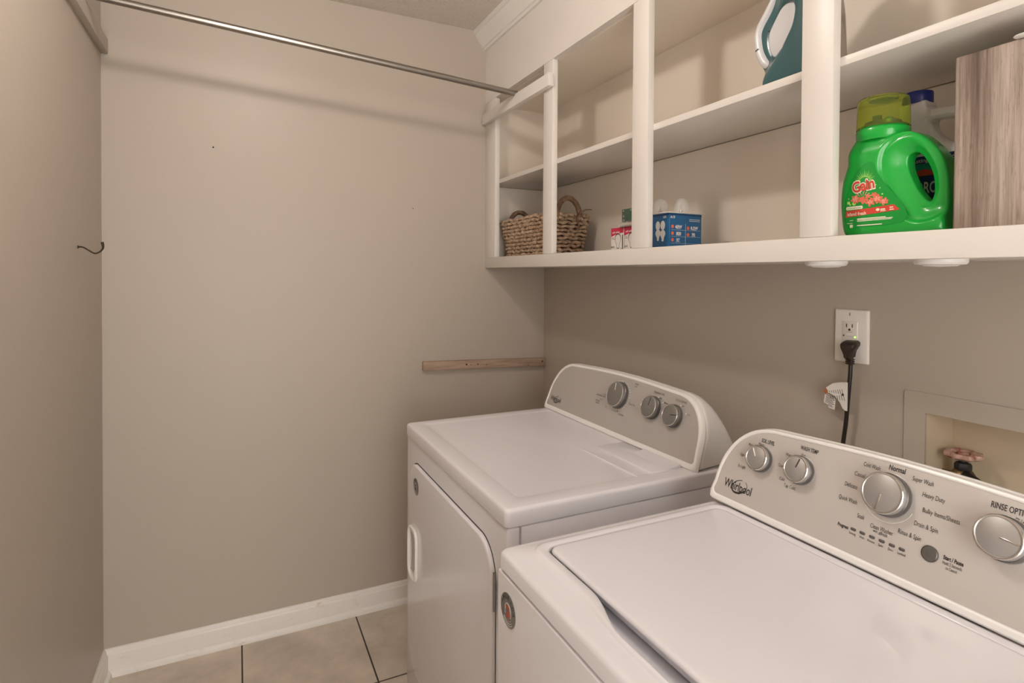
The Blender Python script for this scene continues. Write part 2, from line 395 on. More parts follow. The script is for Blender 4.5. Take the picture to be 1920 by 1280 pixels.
# cleats that carry the rod
bm = new(); box(bm, XF - .0215, XF - .0008, -.583, -.012, 1.992, 2.035, .0012); tag(finish(bm, 'rod_cleat', M['cab']), 'white painted board across the far cabinet bay holding the rod end', 'cleat')
bm = new(); box(bm, XL, XL + .0205, -.60, -.006, 2.066, 2.112, .0012); tag(finish(bm, 'rod_cleat', M['wall']), 'wall-coloured board fixed high on the left wall carrying the rod', 'cleat')
bm = new()
ra = Vector((XL + .004, -.32, 2.1237)); rb = Vector((XF - .010, -.32, 2.0388))
tube(bm, [ra + (rb - ra) * i / 8 for i in range(9)], .0108, 28)
tag(finish(bm, 'closet_rod', M['rod']), 'long thin metal hanging rod spanning from left wall to open cabinet', 'rod')

# hook on the left wall
hk = thing('wall_hook', 'dark bronze S-curved hook screwed into the left wall', 'hook', (XL, -.308, 1.425))
bm = new(); tube(bm, catmull([(-1.653, -.308, 1.4252), (-1.641, -.308, 1.4252), (-1.6288, -.308, 1.4176), (-1.614, -.308, 1.4085), (-1.6022, -.308, 1.4125), (-1.5948, -.308, 1.4225), (-1.5945, -.308, 1.432), (-1.5965, -.308, 1.4405)], 6), lambda t: .0021 + .0016 * sstep(.55, 1, t), 12); finish(bm, 'hook_arm', M['bronze'], hk)
bm = new(); lathe(bm, [(.0048, 0), (.0048, .0012), (.0025, .0022)], frame((XL, -.308, 1.425), (0, 1, 0), (0, 0, 1), (1, 0, 0)), 16); finish(bm, 'screw_collar', M['bronze'], hk)
# white door-stop tip low on the left wall
ds = thing('door_stop', 'small white tip of a door stop low on the left wall', 'door stop', (XL, -.77, .483))
bm = new(); lathe(bm, [(.006, 0), (.006, .004), (.0035, .006), (.0035, .022), (.006, .023), (.006, .033), (.003, .036)], frame((XL, -.77, .477), (0, 1, 0), (0, 0, 1), (1, 0, 0)), 16); finish(bm, 'rubber_tip', M['plastic'], ds)

# bare wooden strip with screw holes
st = thing('wooden_strip', 'narrow bare pine strip with screw holes nailed to the far wall', 'wooden strip', (-.285, 0, .971))
a = math.atan2(-.017, .57)
Mx = frame((-.285, -.001, .9715), (cos(a), 0, sin(a)), (-sin(a), 0, cos(a)), (0, -1, 0))
bm = new(); box(bm, -.286, .283, -.0185, .0185, 0, .018, .0025, 2, Mx); bd = finish(bm, 'board', M['woodstrip'], st)
bm = new()
for u, v, r in ((-.097, .001, .0038), (-.077, -.001, .002), (-.046, .001, .0028), (-.004, -.003, .0022), (.155, 0, .0015), (.268, .004, .0035), (.2, -.012, .002)):
    lathe(bm, [(r, .0178), (r, .0184)], Mx @ Matrix.Translation((u, v, 0)), 12)
imprint(bd, bm, M['hole'])

# ------------------------------------------------------------ laundry appliances
TH = radians(20)
UPV = Vector((sin(TH), 0, cos(TH))); NV = Vector((-cos(TH), 0, sin(TH))); SV = Vector((0, -1, 0))
def arch(w, h, rx=.115, ry=.118, off=0, n=14, r0=.008):
    """outline of the console face: flat bottom, rounded shoulders, faintly arched top"""
    x0, x1, y0, y1 = -off, w + off, -off, h + off
    rx += off * .6; ry += off * .6
    pts = [(x0 + r0, y0), (x1 - r0, y0), (x1 - r0 * .3, y0 + r0 * .3), (x1, y0 + r0)]
    top = y1 - .008
    for i in range(n + 1):
        a_ = pi / 2 * i / n
        pts.append((x1 - .004 - rx + rx * cos(a_) ** .85, top - ry + ry * sin(a_) ** .95))
    m_ = 14
    for i in range(1, m_):
        t_ = i / m_; X = (x1 - .004 - rx) + ((x0 + .004 + rx) - (x1 - .004 - rx)) * t_
        pts.append((X, top + .008 * sin(pi * t_)))
    for i in range(n + 1):
        a_ = pi / 2 * (1 - i / n)
        pts.append((x0 + .004 + rx - rx * cos(a_) ** .85, top - ry + ry * sin(a_) ** .95))
    pts += [(x0, y0 + r0), (x0 + r0 * .3, y0 + r0 * .3)]
    return pts
def console(root, P0, w, h, depth, m_f, base_z, rim=1.0):
    Mx = frame(P0, SV, UPV, NV)
    cs = new()
    rings = []
    for off, d in ((0, .0005), (0.001, .0022), (.004, .0032), (.009, .0022), (.0125, -.002), (.0145, -.009)):
        rings.append([Mx @ Vector((u, v - (.005 * min(1, off / .009) if v < .0 else 0), d)) for u, v in arch(w, h, off=off * rim)])
    loft(cs, rings, False, False)
    finish(cs, 'console_bezel', M['plastic'], root)
    bm = new(); extrude_poly(bm, arch(w, h, off=.0006), Mx, -.004, .0008); f_ = finish(bm, 'console_fascia', m_f, root)
    # rounded rear cover
    bm = new(); rings = []
    for u, eo in [(0, .0070), (.012, .0132)] + [(.02 + .98 * k / 14, .0138) for k in range(15)]:
        hs = sqrt(max(0, 1 - u ** 2.3)) * .985 + .015; ws = .004 * sstep(0, .3, u) + .012 * u * u
        ring = []
        for a_, b_ in arch(w, h, off=eo * rim):
            s = a_ * (1 - 2 * ws / w) + ws
            hh = b_ * hs
            p = Vector(P0) + SV * s
            xx = P0[0] + .0108 + u * depth + hh * sin(TH) * (1 - u * .9)
            zz = max(P0[2] + (b_ * hs) * cos(TH) - .002, base_z)
            ring.append((xx, p.y, zz))
        rings.append(ring)
    loft(bm, rings, True, True); finish(bm, 'console_back_cover', M['plastic'], root)
    return Mx, f_
def knob(root, Mx, s, h, r, ht, ang, m_top, m_side=None, name='knob', line=M['ink_g'], tick=(.1, .95)):
    K = Mx @ Matrix.Translation((s, h, 0))
    bm = new(); rb_ = r * 1.04
    lathe(bm, [(rb_ + .0012, .0008), (rb_ + .0012, .002), (rb_, .0024), (rb_ * .985, ht * .55)], K, 44, False, False)
    lathe(bm, [(r, ht * .5), (r, ht - .0016), (r - .0012, ht), (r - .0026, ht + .0002), (r - .0034, ht - .0006), (r - .0042, ht - .0002), (.0001, ht + .0004)], K, 44, False, False)
    k_ = finish(bm, name, m_top, root)
    bm = new(); lathe(bm, [(rb_ + .0004, .0009), (rb_ + .0004, ht * .5), (r * 1.003, ht * .56)], K, 44, False, False); finish(bm, 'knob_skirt', m_side or M['knob_skirt'], k_)
    bm = new(); lathe(bm, [(r - .0001, ht - .0014), (r + .0002, ht - .0006), (r - .0008, ht + .0005), (r - .0022, ht + .0006), (r - .003, ht - .0004)], K, 44, False, False); finish(bm, 'knob_rim', M['chrome'], k_)
    c_, s_ = cos(ang), sin(ang); L0, L1, wd = r * tick[0], r * tick[1] - .003, .0011
    bm = new(); box(bm, L0, L1, -wd, wd, ht - .0003, ht + .0007, .0004, 2, K @ Matrix.Rotation(ang, 4, 'Z')); finish(bm, 'knob_pointer', line, k_)
    return k_
def badge(root, Mx, r=.0235, nm='badge', red=True):
    bm = new(); lathe(bm, [(r, 0), (r, .0006), (r - .0006, .0009)], Mx, 40); b = finish(bm, nm, M['badge'], root)
    bm = new(); lathe(bm, [(r * .60, .0009), (r * .60, .0013)], Mx, 36); imprint(b, bm, M['badge'])
    bm = new()
    for i, ch in enumerate('AMERICA'):
        a_ = radians(158 - i * 25)
        text(bm, ch, r * .79 * cos(a_), r * .79 * sin(a_), r * .24, Mx, depth=.0012, rot=a_ - pi / 2, bold=.02)
    imprint(b, bm, M['ink'])
    bm = new()
    for off, lw in ((0, .11), (.22, .09)):
        P_ = [(r * (.40 * cos(t_) + .05), r * (.42 * sin(t_) + .06 - off)) for t_ in [radians(200 - 20 * k) for k in range(12)]]
        Q_ = [(x * (1 - lw * 1.6) - .02 * r, y * (1 - lw * 1.6)) for x, y in P_]
        extrude_poly(bm, P_ + Q_[::-1], Mx, .0012, .0016)
    for k in range(3):
        P_ = [(r * (.88 - .13 * k) * cos(t_), r * (.88 - .13 * k) * sin(t_)) for t_ in [radians(225 + 9 * j) for j in range(11)]]
        extrude_poly(bm, P_ + [(x * .955, y * .955) for x, y in P_][::-1], Mx, .0010, .0013)
    imprint(b, bm, M['badge_l'])
    bm = new()
    extrude_poly(bm, [(r * x, r * y) for x, y in ((-.22, .22), (.0, .34), (.22, .26), (.36, .06), (.22, .12), (.05, .10), (-.1, .12))], Mx, .0014, .0019)
    extrude_poly(bm, [(r * x, r * y) for x, y in ((-.05, -.10), (.12, -.02), (.34, -.06), (.40, -.2), (.24, -.26), (.16, -.44), (.04, -.34), (-.10, -.36))], Mx, .0014, .0019)
    imprint(b, bm, M['badge_r'] if red else M['ink_g'])
    return b
def swoosh(bm, Mx, s, h, a, b_, rot):
    P_ = []
    for i in range(44):
        t_ = radians(60 + 330 * i / 43); w_ = .10 + .22 * sin(pi * i / 43) ** 2
        P_.append((t_, w_))
    out = [(s + (a * cos(t_)) * cos(rot) - b_ * sin(t_) * sin(rot), h + a * cos(t_) * sin(rot) + b_ * sin(t_) * cos(rot)) for t_, w_ in P_]
    inn = [(s + (a * (1 - w_ * .45) * cos(t_)) * cos(rot) - b_ * (1 - w_) * sin(t_) * sin(rot), h + a * (1 - w_ * .45) * cos(t_) * sin(rot) + b_ * (1 - w_) * sin(t_) * cos(rot)) for t_, w_ in P_]
    lo1 = [Mx @ Vector((x, y, .0012)) for x, y in out]; lo2 = [Mx @ Vector((x, y, .0012)) for x, y in inn]
    va = [bm.verts.new(p) for p in lo1]; vb = [bm.verts.new(p) for p in lo2]
    for i in range(len(va) - 1): bm.faces.new((va[i], va[i + 1], vb[i + 1], vb[i]))
def slab_top(root, x0, x1, y0, y1, z0, z1, m, name, ins=.043, dip=.0028):
    bm = new(); R0 = .012
    rs = [rrect(x0, x1, y0, y1, R0, z0), rrect(x0 - .0005, x1, y0 - .0005, y1 + .0005, R0, z0 + .002), rrect(x0 - .0005, x1, y0 - .0005, y1 + .0005, R0, z1 - .008),
          rrect(x0 + .0008, x1, y0 + .0008, y1 - .0008, R0, z1 - .0035), rrect(x0 + .004, x1, y0 + .004, y1 - .004, R0, z1 - .0006), rrect(x0 + .008, x1, y0 + .008, y1 - .008, R0, z1)]
    if ins:
        ix = x1 - .16
        rs += [rrect(x0 + ins, ix, y0 + ins, y1 - ins, .02, z1), rrect(x0 + ins + .004, ix - .004, y0 + ins + .004, y1 - ins - .004, .018, z1 - dip * .7), rrect(x0 + ins + .008, ix - .008, y0 + ins + .008, y1 - ins - .008, .016, z1 - dip)]
    loft(bm, rs); return finish(bm, name, m, root, smooth=50)

# ---- dryer
DX, DB, DY0, DY1, DT = -.7684, -.105, -.497, -1.2372, .885
dr = thing('clothes_dryer', 'white front-loading clothes dryer with three knobs standing nearer the far wall', 'dryer', (DX, DY0, FZ))
bm = new()
box(bm, DX, DX + .030, DY1, DY0, .06, .846, .0055, 3)
finish(bm, 'front_panel', M['enamel'], dr)
bm = new()
box(bm, DX + .0315, DB, DY1, DY0, .06, .846, .003, 2)
for yy in (DY0 - .05, DY1 + .05):
    for xx in (DX + .08, DB - .08):
        lathe(bm, [(.018, FZ), (.018, FZ + .012), (.008, FZ + .014), (.008, .062)], Matrix.Translation((xx, yy, 0)), 16)
finish(bm, 'cabinet_body', M['enamel'], dr)
slab_top(dr, DX - .0035, DB, DY1 - .001, DY0 + .001, .8485, DT, M['enamel_top'], 'top_panel', .045, .0016)
bm = new()          # raised rib and lint-screen cover at the back of the top
box(bm, -.4135, -.4095, -1.195, -.955, DT - .003, DT + .0012, .0009)
finish(bm, 'top_rib', M['enamel_top'], dr)
bm = new(); box(bm, -.368, -.275, -1.190, -.958, DT - .003, DT + .0022, .0016); lf = finish(bm, 'lint_screen_cover', M['enamel_top'], dr)
bm = new()
loft(bm, [[(-.318, -1.19, DT + .002), (-.318, -1.05, DT + .002), (-.300, -1.05, DT + .002), (-.300, -1.19, DT + .002)], [(-.275, -1.19, DT + .0075), (-.275, -1.05, DT + .0075), (-.274, -1.05, DT + .002), (-.274, -1.19, DT + .002)]])
finish(bm, 'lint_screen_grip', M['enamel_top'], lf)
# door
dy0, dy1, dz0, dz1 = -.548, -1.182, .16, .788
Dm = frame((DX, 0, 0), (0, -1, 0), (0, 0, 1), (-1, 0, 0))
bm = new(); extrude_poly(bm, [(p[0], p[1]) for p in rrect(-dy0 - .003, -dy1 + .003, dz0 - .003, dz1 + .003, .077, n=12)], Dm, -.0003, .0006); 
door_gap = finish(bm, 'door_gap_shade', M['gap'], dr)  # dark sheet painting the shade in the gap around the door
bm = new(); rs = []
for off, d in ((0, .0008), (0, .0065), (.0008, .0085), (.0025, .0100), (.005, .0105)):
    rs.append([Dm @ Vector((p[0], p[1], d)) for p in rrect(-dy0 + off, -dy1 - off, dz0 + off, dz1 - off, .075 - off * .5, n=12)])
loft(bm, rs); door = finish(bm, 'door', M['enamel'], dr, smooth=60)
bm = new()          # pull handle: rim, dished pocket
hr = []
for off, d in ((0, .0106), (.0005, .0150), (.003, .0175), (.006, .0165), (.0085, .0125), (.010, .0112)):
    hr.append([Dm @ Vector((p[0], p[1], d)) for p in rrect(.560 + off, .648 - off, .440 + off, .597 - off, .030 - off * .75, n=8)])
loft(bm, hr, False, True); hd_ = finish(bm, 'door_handle', M['plastic'], door, smooth=60)
bm = new()
extrude_poly(bm, [(.578, .462), (.586, .470), (.592, .515), (.586, .565), (.578, .575), (.606, .576), (.624, .560), (.632, .518), (.624, .478), (.606, .460)], Dm, .0112, .0120); finish(bm, 'handle_pocket_shade', M['pocket_shade'], door)  # crescent coloured grey as the shade of the pocket
badge(dr, Dm @ Matrix.Translation((.632, .728, .0107)), .0245, red=False)
bm = new()
lathe(bm, [(.0030, .657), (.0030, .682), (.0024, .6825), (.0024, .6835), (.0030, .684), (.0030, .710), (.0024, .7105), (.0024, .7115), (.0030, .712), (.0030, .7375)], Matrix.Translation((DX - .006, -1.1890, 0)), 14)
finish(bm, 'door_hinge', M['hinge'], dr)
DP0 = (-.2671, -.503, .9005)
Dc, d_face = console(dr, DP0, .7195, .160, .142, M['fascia_d'], DT + .0005, .85)
knob(dr, Dc, .3785, .1045, .0375, .021, radians(100), M['knob_d'], line=M['wprint'], tick=(.3, .95))
knob(dr, Dc, .530, .0999, .0300, .019, radians(84), M['knob_d'])
knob(dr, Dc, .6165, .096, .0282, .019, radians(-2 + 12), M['knob_d'])
bm = new()
text(bm, 'Whirlpool', .052, .0265, .0145, Dc, width=.068, depth=.0012, bold=.008)
swoosh(bm, Dc, .060, .026, .021, .012, radians(20))
text(bm, 'TEMPERATURE', .540, .1425, .0055, Dc, width=.043, depth=.0012)
text(bm, 'CYCLE SIGNAL', .627, .1385, .0055, Dc, width=.041, depth=.0012)
for s, x, y, w_ in (('High', .549, .1318, .012), ('Medium', .575, .1225, .016), ('Off', .637, .1275, .008), ('On', .664, .1108, .008), ('NORMAL DRY', .294, .087, .050), ('Wrinkle', .284, .0700, .022), ('Shield', .284, .0632, .018), ('TIMED', .440, .1500, .018), ('DRY', .440, .1430, .011), ('FLUFF AIR', .410, .0525, .024), ('Very Dry', .300, .0765, .016), ('Less Dry', .312, .0945, .016), ('Off', .332, .060, .007), ('Off', .391, .0605, .006), ('50', .386, .146, .006), ('Damp Dry', .445, .0905, .028), ('Cool Down', .337, .1055, .016), ('Low', .571, .0915, .008)):
    text(bm, s, x, y, .0046, Dc, width=w_, depth=.0012)
imprint(d_face, bm, M['ink_g'])
bm = new()          # ring of white cycle marks
for i in range(26):
    a_ = radians(118 - i * 10.5); rr_ = .0475
    if 205 < (118 - i * 10.5) % 360 < 240: continue
    lathe(bm, [(.0016, .0008), (.0016, .0013)], Dc @ Matrix.Translation((.378 + rr_ * cos(a_), .1045 + rr_ * sin(a_) * .92, 0)), 8)
for s, h in ((.545, .1318), (.566, .1220), (.564, .0995), (.632, .1275), (.656, .1115)):
    lathe(bm, [(.002, .0008), (.002, .0013)], Dc @ Matrix.Translation((s - .003, h, 0)), 8)
imprint(d_face, bm, M['wprint'])

# ---- washer
WX, WB, WY0, WY1, WT = -.8718, -.20, -1.4273, -2.126, .92
wa = thing('washing_machine', 'white top-loading washing machine with a closed lid nearest the camera', 'washing machine', (WX, WY0, FZ))
bm = new(); box(bm, WX - .004, WB, WY1, WY0, .06, .8825, .0025, 3)
for yy in (WY0 - .05, WY1 + .05):
    for xx in (WX + .06, WB - .06):
        lathe(bm, [(.018, FZ), (.018, FZ + .012), (.008, FZ + .014), (.008, .062)], Matrix.Translation((xx, yy, 0)), 16)
finish(bm, 'cabinet_body', M['enamel'], wa)
LX0, LX1, LY0, LY1 = -.8075, -.4385, -2.083, -1.4705   # lid
YC = (LY0 + LY1) / 2
def wring(z, e, notch=0, n=10):
    """opening around the lid, with the finger scoop at the front"""
    x0, x1, y0, y1, r = LX0 - e, LX1 + e, LY0 - e, LY1 + e, .016 + e * .6
    pts = []
    for i in range(n + 1): a_ = radians(90 * i / n); pts.append((x1 - r + r * cos(a_), y1 - r + r * sin(a_), z))
    for i in range(n + 1): a_ = radians(90 + 90 * i / n); pts.append((x0 + r + r * cos(a_), y1 - r + r * sin(a_), z))
    m_ = 40
    for i in range(1, m_):
        y = (y1 - r) + ((y0 + r) - (y1 - r)) * i / m_
        d = abs(y - YC); g = 1 - sstep(.075, .175, d)
        pts.append((x0 - notch * g, y, z))
    for i in range(n + 1): a_ = radians(180 + 90 * i / n); pts.append((x0 + r + r * cos(a_), y0 + r + r * sin(a_), z))
    for i in range(n + 1): a_ = radians(270 + 90 * i / n); pts.append((x1 - r + r * cos(a_), y0 + r + r * sin(a_), z))
    return pts
def outer_ring(z, e, n=10, rad=.014):
    x0, x1, y0, y1 = WX - .004 + e, WB, WY1 - .001 + e, WY0 + .001 - e
    pts = []; r = rad
    for i in range(n + 1): a_ = radians(90 * i / n); pts.append((x1 - r + r * cos(a_), y1 - r + r * sin(a_), z))
    for i in range(n + 1): a_ = radians(90 + 90 * i / n); pts.append((x0 + r + r * cos(a_), y1 - r + r * sin(a_), z))
    m_ = 40
    for i in range(1, m_): pts.append((x0, (y1 - r) + ((y0 + r) - (y1 - r)) * i / m_, z))
    for i in range(n + 1): a_ = radians(180 + 90 * i / n); pts.append((x0 + r + r * cos(a_), y0 + r + r * sin(a_), z))
    for i in range(n + 1): a_ = radians(270 + 90 * i / n); pts.append((x1 - r + r * cos(a_), y0 + r + r * sin(a_), z))
    return pts
bm = new()
loft(bm, [outer_ring(.887, .003), outer_ring(.8885, 0), outer_ring(WT - .013, 0), outer_ring(WT - .0085, .0012), outer_ring(WT - .006, .0045), outer_ring(WT - .005, .010),
          wring(WT - .005, .026, .010), wring(WT - .0035, .0235, .0115), wring(WT - .0005, .0195, .014), wring(WT, .016, .0160),
          wring(WT - .0005, .006, .0235), wring(WT - .002, .0042, .0240), wring(WT - .022, .0035, .0225), wring(WT - .034, .0035, .0190)], True, True)
finish(bm, 'top_panel', M['enamel_top'], wa, smooth=55)
bm = new(); LT = WT + .0022
def lring(e, z): return rrect(LX0 + e, LX1 - e, LY0 + e, LY1 - e, .0165 - min(e, .010) * .6, z, 8)
loft(bm, [lring(.020, WT - .030), lring(.018, LT - .0085), lring(.0012, LT - .0082), lring(0, LT - .0068), lring(0, LT - .004), lring(.0015, LT - .0014), lring(.004, LT - .0002), lring(.008, LT), lring(.02, LT + .0004)], True, True)
lid = finish(bm, 'lid', M['enamel_top'], wa, smooth=60)
badge(wa, frame((WX - .004, -1.4665, .8345), (0, -1, 0), (0, 0, 1), (-1, 0, 0)), .0258)
WP0 = (-.4179, -1.4345, .9355)
Wc, w_face = console(wa, WP0, .6835, .149, .105, M['fascia'], WT - .004, .62)
Wt = Wc @ Matrix.Translation((-.0072, -.0005, 0))     # measured print positions
knob(wa, Wt, .0935, .0900, .0224, .0165, radians(124), M['knob'], line=M['wprint'], tick=(.1, .95))
knob(wa, Wt, .1750, .0942, .0226, .0185, radians(76), M['knob'])
knob(wa, Wt, .3185, .1028, .0298, .0220, radians(261), M['knob'], line=M['chrome'], tick=(.08, 1.0))
knob(wa, Wt, .4615, .0978, .0266, .0245, radians(-6), M['knob'], line=M['chrome'], tick=(.08, 1.0))
bm = new()
def wtx(s, x0, x1, y, h=.0065, bold=0.0): text(bm, s, (x0 + x1) / 2, y, h, Wt, width=(x1 - x0), depth=.0012, bold=bold)
text(bm, 'Whirlpool', .0595, .0275, .0155, Wt, width=.063, depth=.0012, bold=.012)
swoosh(bm, Wt, .063, .0275, .018, .0125, radians(25))
wtx('SOIL LEVEL', .0849, .1129, .1235, .0068, .015); wtx('WASH TEMP', .1634, .1968, .1320, .0068, .015)
wtx('Normal', .3098, .3329, .1430, .0078, .02); wtx('RINSE OPTIONS', .4396, .4870, .1350, .0076, .015)
wtx('Start / Pause', .4002, .4237, .0487, .0052, .03); wtx('Progress', .2547, .2720, .0358, .0050, .03)
for s, x, y in (('1 Rinse', .4735, .1240), ('2 Rinses', .498, .1100), ('Extra Rinse', .503, .0870)): text(bm, s, x, y, .0066, Wt, depth=.0012, align='C')
imprint(w_face, bm, M['ink'])
bm = new()
for s, x0, x1, y, h in (('Heavy', .0805, .0931, .1158, .0055), ('Medium', .060, .0745, .1088, .0052), ('Light', .0478, .0570, .0866, .0055), ('Ex Light', .0490, .0655, .0653, .0055),
                        ('Hot', .1682, .1758, .1202, .0055), ('Warm', .1390, .1522, .1130, .0055), ('Cool', .1302, .1402, .0913, .0055), ('Cold', .1384, .1484, .0698, .0055), ('Tap Cold', .1497, .1719, .0620, .0055),
                        ('Cold Wash', .2726, .2981, .1366, .0066), ('Super Wash', .3438, .3717, .1372, .0066), ('Heavy Duty', .3606, .3890, .1198, .0066), ('Bulky Items/Sheets', .3648, .4106, .0990, .0064),
                        ('Drain & Spin', .3581, .3880, .0780, .0066), ('Rinse & Spin', .3402, .3703, .0595, .0066), ('Clean Washer', .3018, .3345, .0523, .0064), ('with', .3070, .3135, .0467, .0042),
                        ('affresh', .3155, .3275, .0462, .0052), ('Soak', .2804, .2917, .0588, .0066), ('Quick Wash', .2467, .2759, .0764, .0066), ('Delicate', .2511, .2712, .0984, .0066), ('Casual', .2623, .2788, .1185, .0066),
                        ('Hold 3 Seconds', .4004, .4230, .0420, .0042), ('to Cancel', .4050, .4180, .0364, .0042)):
    wtx(s, x0, x1, y, h)
for s, x in (('Sensing', .2795), ('Wash', .2937), ('Rinse', .3078), ('Spin', .3215), ('Done', .3358), ('Locked', .3505)): text(bm, s, x, .0302, .0035, Wt, width=.0105 if len(s) > 4 else .007, depth=.0012)
imprint(w_face, bm, M['ink_g'])
for x in (.2794, .2933, .3077, .3219, .3362, .3498):
    bm = new(); rs = [[Wt @ Vector((x + p[0], .0364 + p[1], d)) for p in rrect(-.0043 + o_, .0043 - o_, -.0022 + o_, .0022 - o_, .0021 - o_, n=5)] for o_, d in ((0, .0008), (0, .0013), (.0004, .0016))]
    loft(bm, rs); finish(bm, 'indicator_lamp', M['knob_skirt'], wa)
bm = new(); lathe(bm, [(.0108, .0008), (.0108, .0018), (.0100, .0022)], Wt @ Matrix.Translation((.3841, .0455, 0)), 32, True, False)
lathe(bm, [(.0100, .0018), (.0094, .0024), (.0088, .0030), (.0001, .0034)], Wt @ Matrix.Translation((.3841, .0455, 0)), 32, False, False)
finish(bm, 'start_button', M['start'], wa)
bm = new()
for rr_, a0, a1 in ((.0375, 195, 345),):
    P_ = [(.318 + rr_ * cos(radians(a_)), .101 + rr_ * sin(radians(a_))) for a_ in range(a0, a1, 5)]
    extrude_poly(bm, P_ + [(.318 + (x - .318) * .98, .101 + (y - .101) * .98) for x, y in P_][::-1], Wt, .0008, .0011)
imprint(w_face, bm, M['wprint'])

# ------------------------------------------------------------ outlet, plug and cord
ol = thing('wall_outlet', 'white electrical outlet with rectangular plate on the right wall above the washer', 'outlet', (0, -1.4355, 1.2215))
Om = frame((0, -1.4355, 1.2215), (0, -1, 0), (0, 0, 1), (-1, 0, 0))
bm = new(); loft(bm, [[Om @ Vector((p[0], p[1], d)) for p in rrect(-.0390 + o_, .0390 - o_, -.0600 + o_, .0600 - o_, .003, n=4)] for o_, d in ((0, 0), (0, .003), (.0015, .0055), (.004, .0065))]); op = finish(bm, 'wall_plate', M['plate'], ol, smooth=25)
bm = new(); loft(bm, [[Om @ Vector((p[0], p[1], d)) for p in rrect(-.0185 + o_, .0165 - o_, -.0335 + o_, .0335 - o_, .002, n=4)] for o_, d in ((0, .0063), (0, .0078), (.0006, .0084))]); rc = finish(bm, 'receptacle', M['plate'], ol)
bm = new()
for x, w_ in ((-.0085, .0010), (.0048, .0010)): box(bm, x - w_, x + w_, .0195, .0275, .0082, .0087, 0, 1, Om)
lathe(bm, [(.0027, .0082), (.0027, .0087)], Om @ Matrix.Translation((-.0018, .0145, 0)), 14)
box(bm, -.0085, .006, .0088, .0093, .0082, .0087, 0, 1, Om); lathe(bm, [(.0018, .0082), (.0018, .0087)], Om @ Matrix.Translation((-.0150, .0005, 0)), 10)
box(bm, -.0075, .005, -.0006, -.0002, .0082, .0087, 0, 1, Om)
imprint(rc, bm, M['slot'])
bm = new(); box(bm, -.0080, .0050, .0008, .0060, .0082, .0092, .0005, 1, Om); finish(bm, 'test_button', M['plate'], rc)
bm = new(); lathe(bm, [(.0020, .0082), (.0018, .0090)], Om @ Matrix.Translation((.0115, -.0015, 0)), 12); finish(bm, 'indicator_light', M['led'], rc)
bm = new(); text(bm, 'E', -.002, .0495, .0062, Om, depth=.0068, bold=.01); imprint(op, bm, M['ink_g'])

pc = thing('power_cord', 'black power cord with flat plug and paper tag hanging from the outlet', 'power cord', (-.02, -1.446, 1.195))
bm = new()          # fan-shaped plug head
Pm = frame((-.0085, -1.4440, 1.196), (0, -1, 0), (0, 0, 1), (-1, 0, 0))
ph = [(-.0205, .0155), (-.017, .0195), (.015, .0215), (.0205, .0175), (.0205, .010), (.0125, -.004), (.0085, -.014), (.0075, -.022), (-.0080, -.022), (-.0090, -.014), (-.0135, -.004), (-.0200, .009)]
rs = []
for k_, d in ((.94, 0), (1, .002), (1, .016), (.93, .022), (.75, .0255)): rs.append([Pm @ Vector((u * k_ * .84 - .001, v * k_ * .86 + (-.006 * d / .025), d)) for u, v in ph])
loft(bm, rs); pg = finish(bm, 'plug', M['plug'], pc)
bm = new()
for k in range(3): box(bm, -.0078, .0078, -.027 - .0045 * k, -.0235 - .0045 * k, .006, .018, .001, 1, Pm)
box(bm, -.0062, .0062, -.037, -.020, .008, .0165, .001, 1, Pm)
finish(bm, 'strain_relief', M['plug'], pg)
bm = new(); cp = catmull([(-.020, -1.4450, 1.164), (-.022, -1.4460, 1.140), (-.024, -1.4450, 1.110), (-.024, -1.4420, 1.070), (-.022, -1.4380, 1.030), (-.022, -1.4325, .985), (-.026, -1.4280, .930), (-.040, -1.4240, .88), (-.06, -1.42, .80)], 6)
tube(bm, cp, .0045, 12); finish(bm, 'cord', M['cord'], pc)
Tm = frame((-.030, -1.4415, 1.088), (0, -1, 0), (0, 0, 1), (-1, 0, 0))
bm = new()
fan = [(.0030, .032), (-.012, .030), (-.030, .0245), (-.046, .0120), (-.054, .0040), (-.048, -.004), (-.038, .0015), (-.024, -.004), (-.012, -.016), (-.006, -.028), (.0030, -.032)]
extrude_poly(bm, fan, Tm, .0010, .0014); box(bm, -.0022, .0045, -.032, .032, -.0008, .0016, .0006, 1, Tm); fn = finish(bm, 'paper_tag', M['paper'], pc, smooth=0)
bm = new(); Tq = Tm @ Matrix.Rotation(radians(-9), 4, 'Z')
extrude_poly(bm, [(-.050, -.0080), (-.0230, -.0140), (-.0215, -.0400), (-.0370, -.0400), (-.0375, -.034), (-.0500, -.032)], Tq, -.0030, -.0026); finish(bm, 'paper_tag', M['paper'], pc, smooth=0)
bm = new(); extrude_poly(bm, [(-.054, .0042), (-.046, .0115), (-.042, .0065), (-.041, .0005), (-.047, -.0036)], Tm, .0014, .0018); imprint(fn, bm, M['rust'])
bm = new()
for k in range(7):
    u0 = -.038 + k * .0052
    for j in range(2): box(bm, u0 - .0004, u0 + .0006, -.0015 + .0013 * (6 - k) - .009 + .014 * j, .0085 - .006 + .0125 * j, .0014, .0017, 0, 1, Tm @ Matrix.Rotation(radians(16), 4, 'Z') @ Matrix.Translation((.003, .0015, 0)))
lathe(bm, [(.0030, .0014), (.0030, .0018)], Tm @ Matrix.Translation((-.0058, .003, 0)), 12)
for k in range(8):
    box(bm, -.0460 + (.008 if k > 5 else 0), -.0285 + .002 * (k % 3), -.0130 - .0033 * k, -.0120 - .0033 * k, -.0026, -.0022, 0, 1, Tq)
imprint(fn, bm, M['ink_g'])

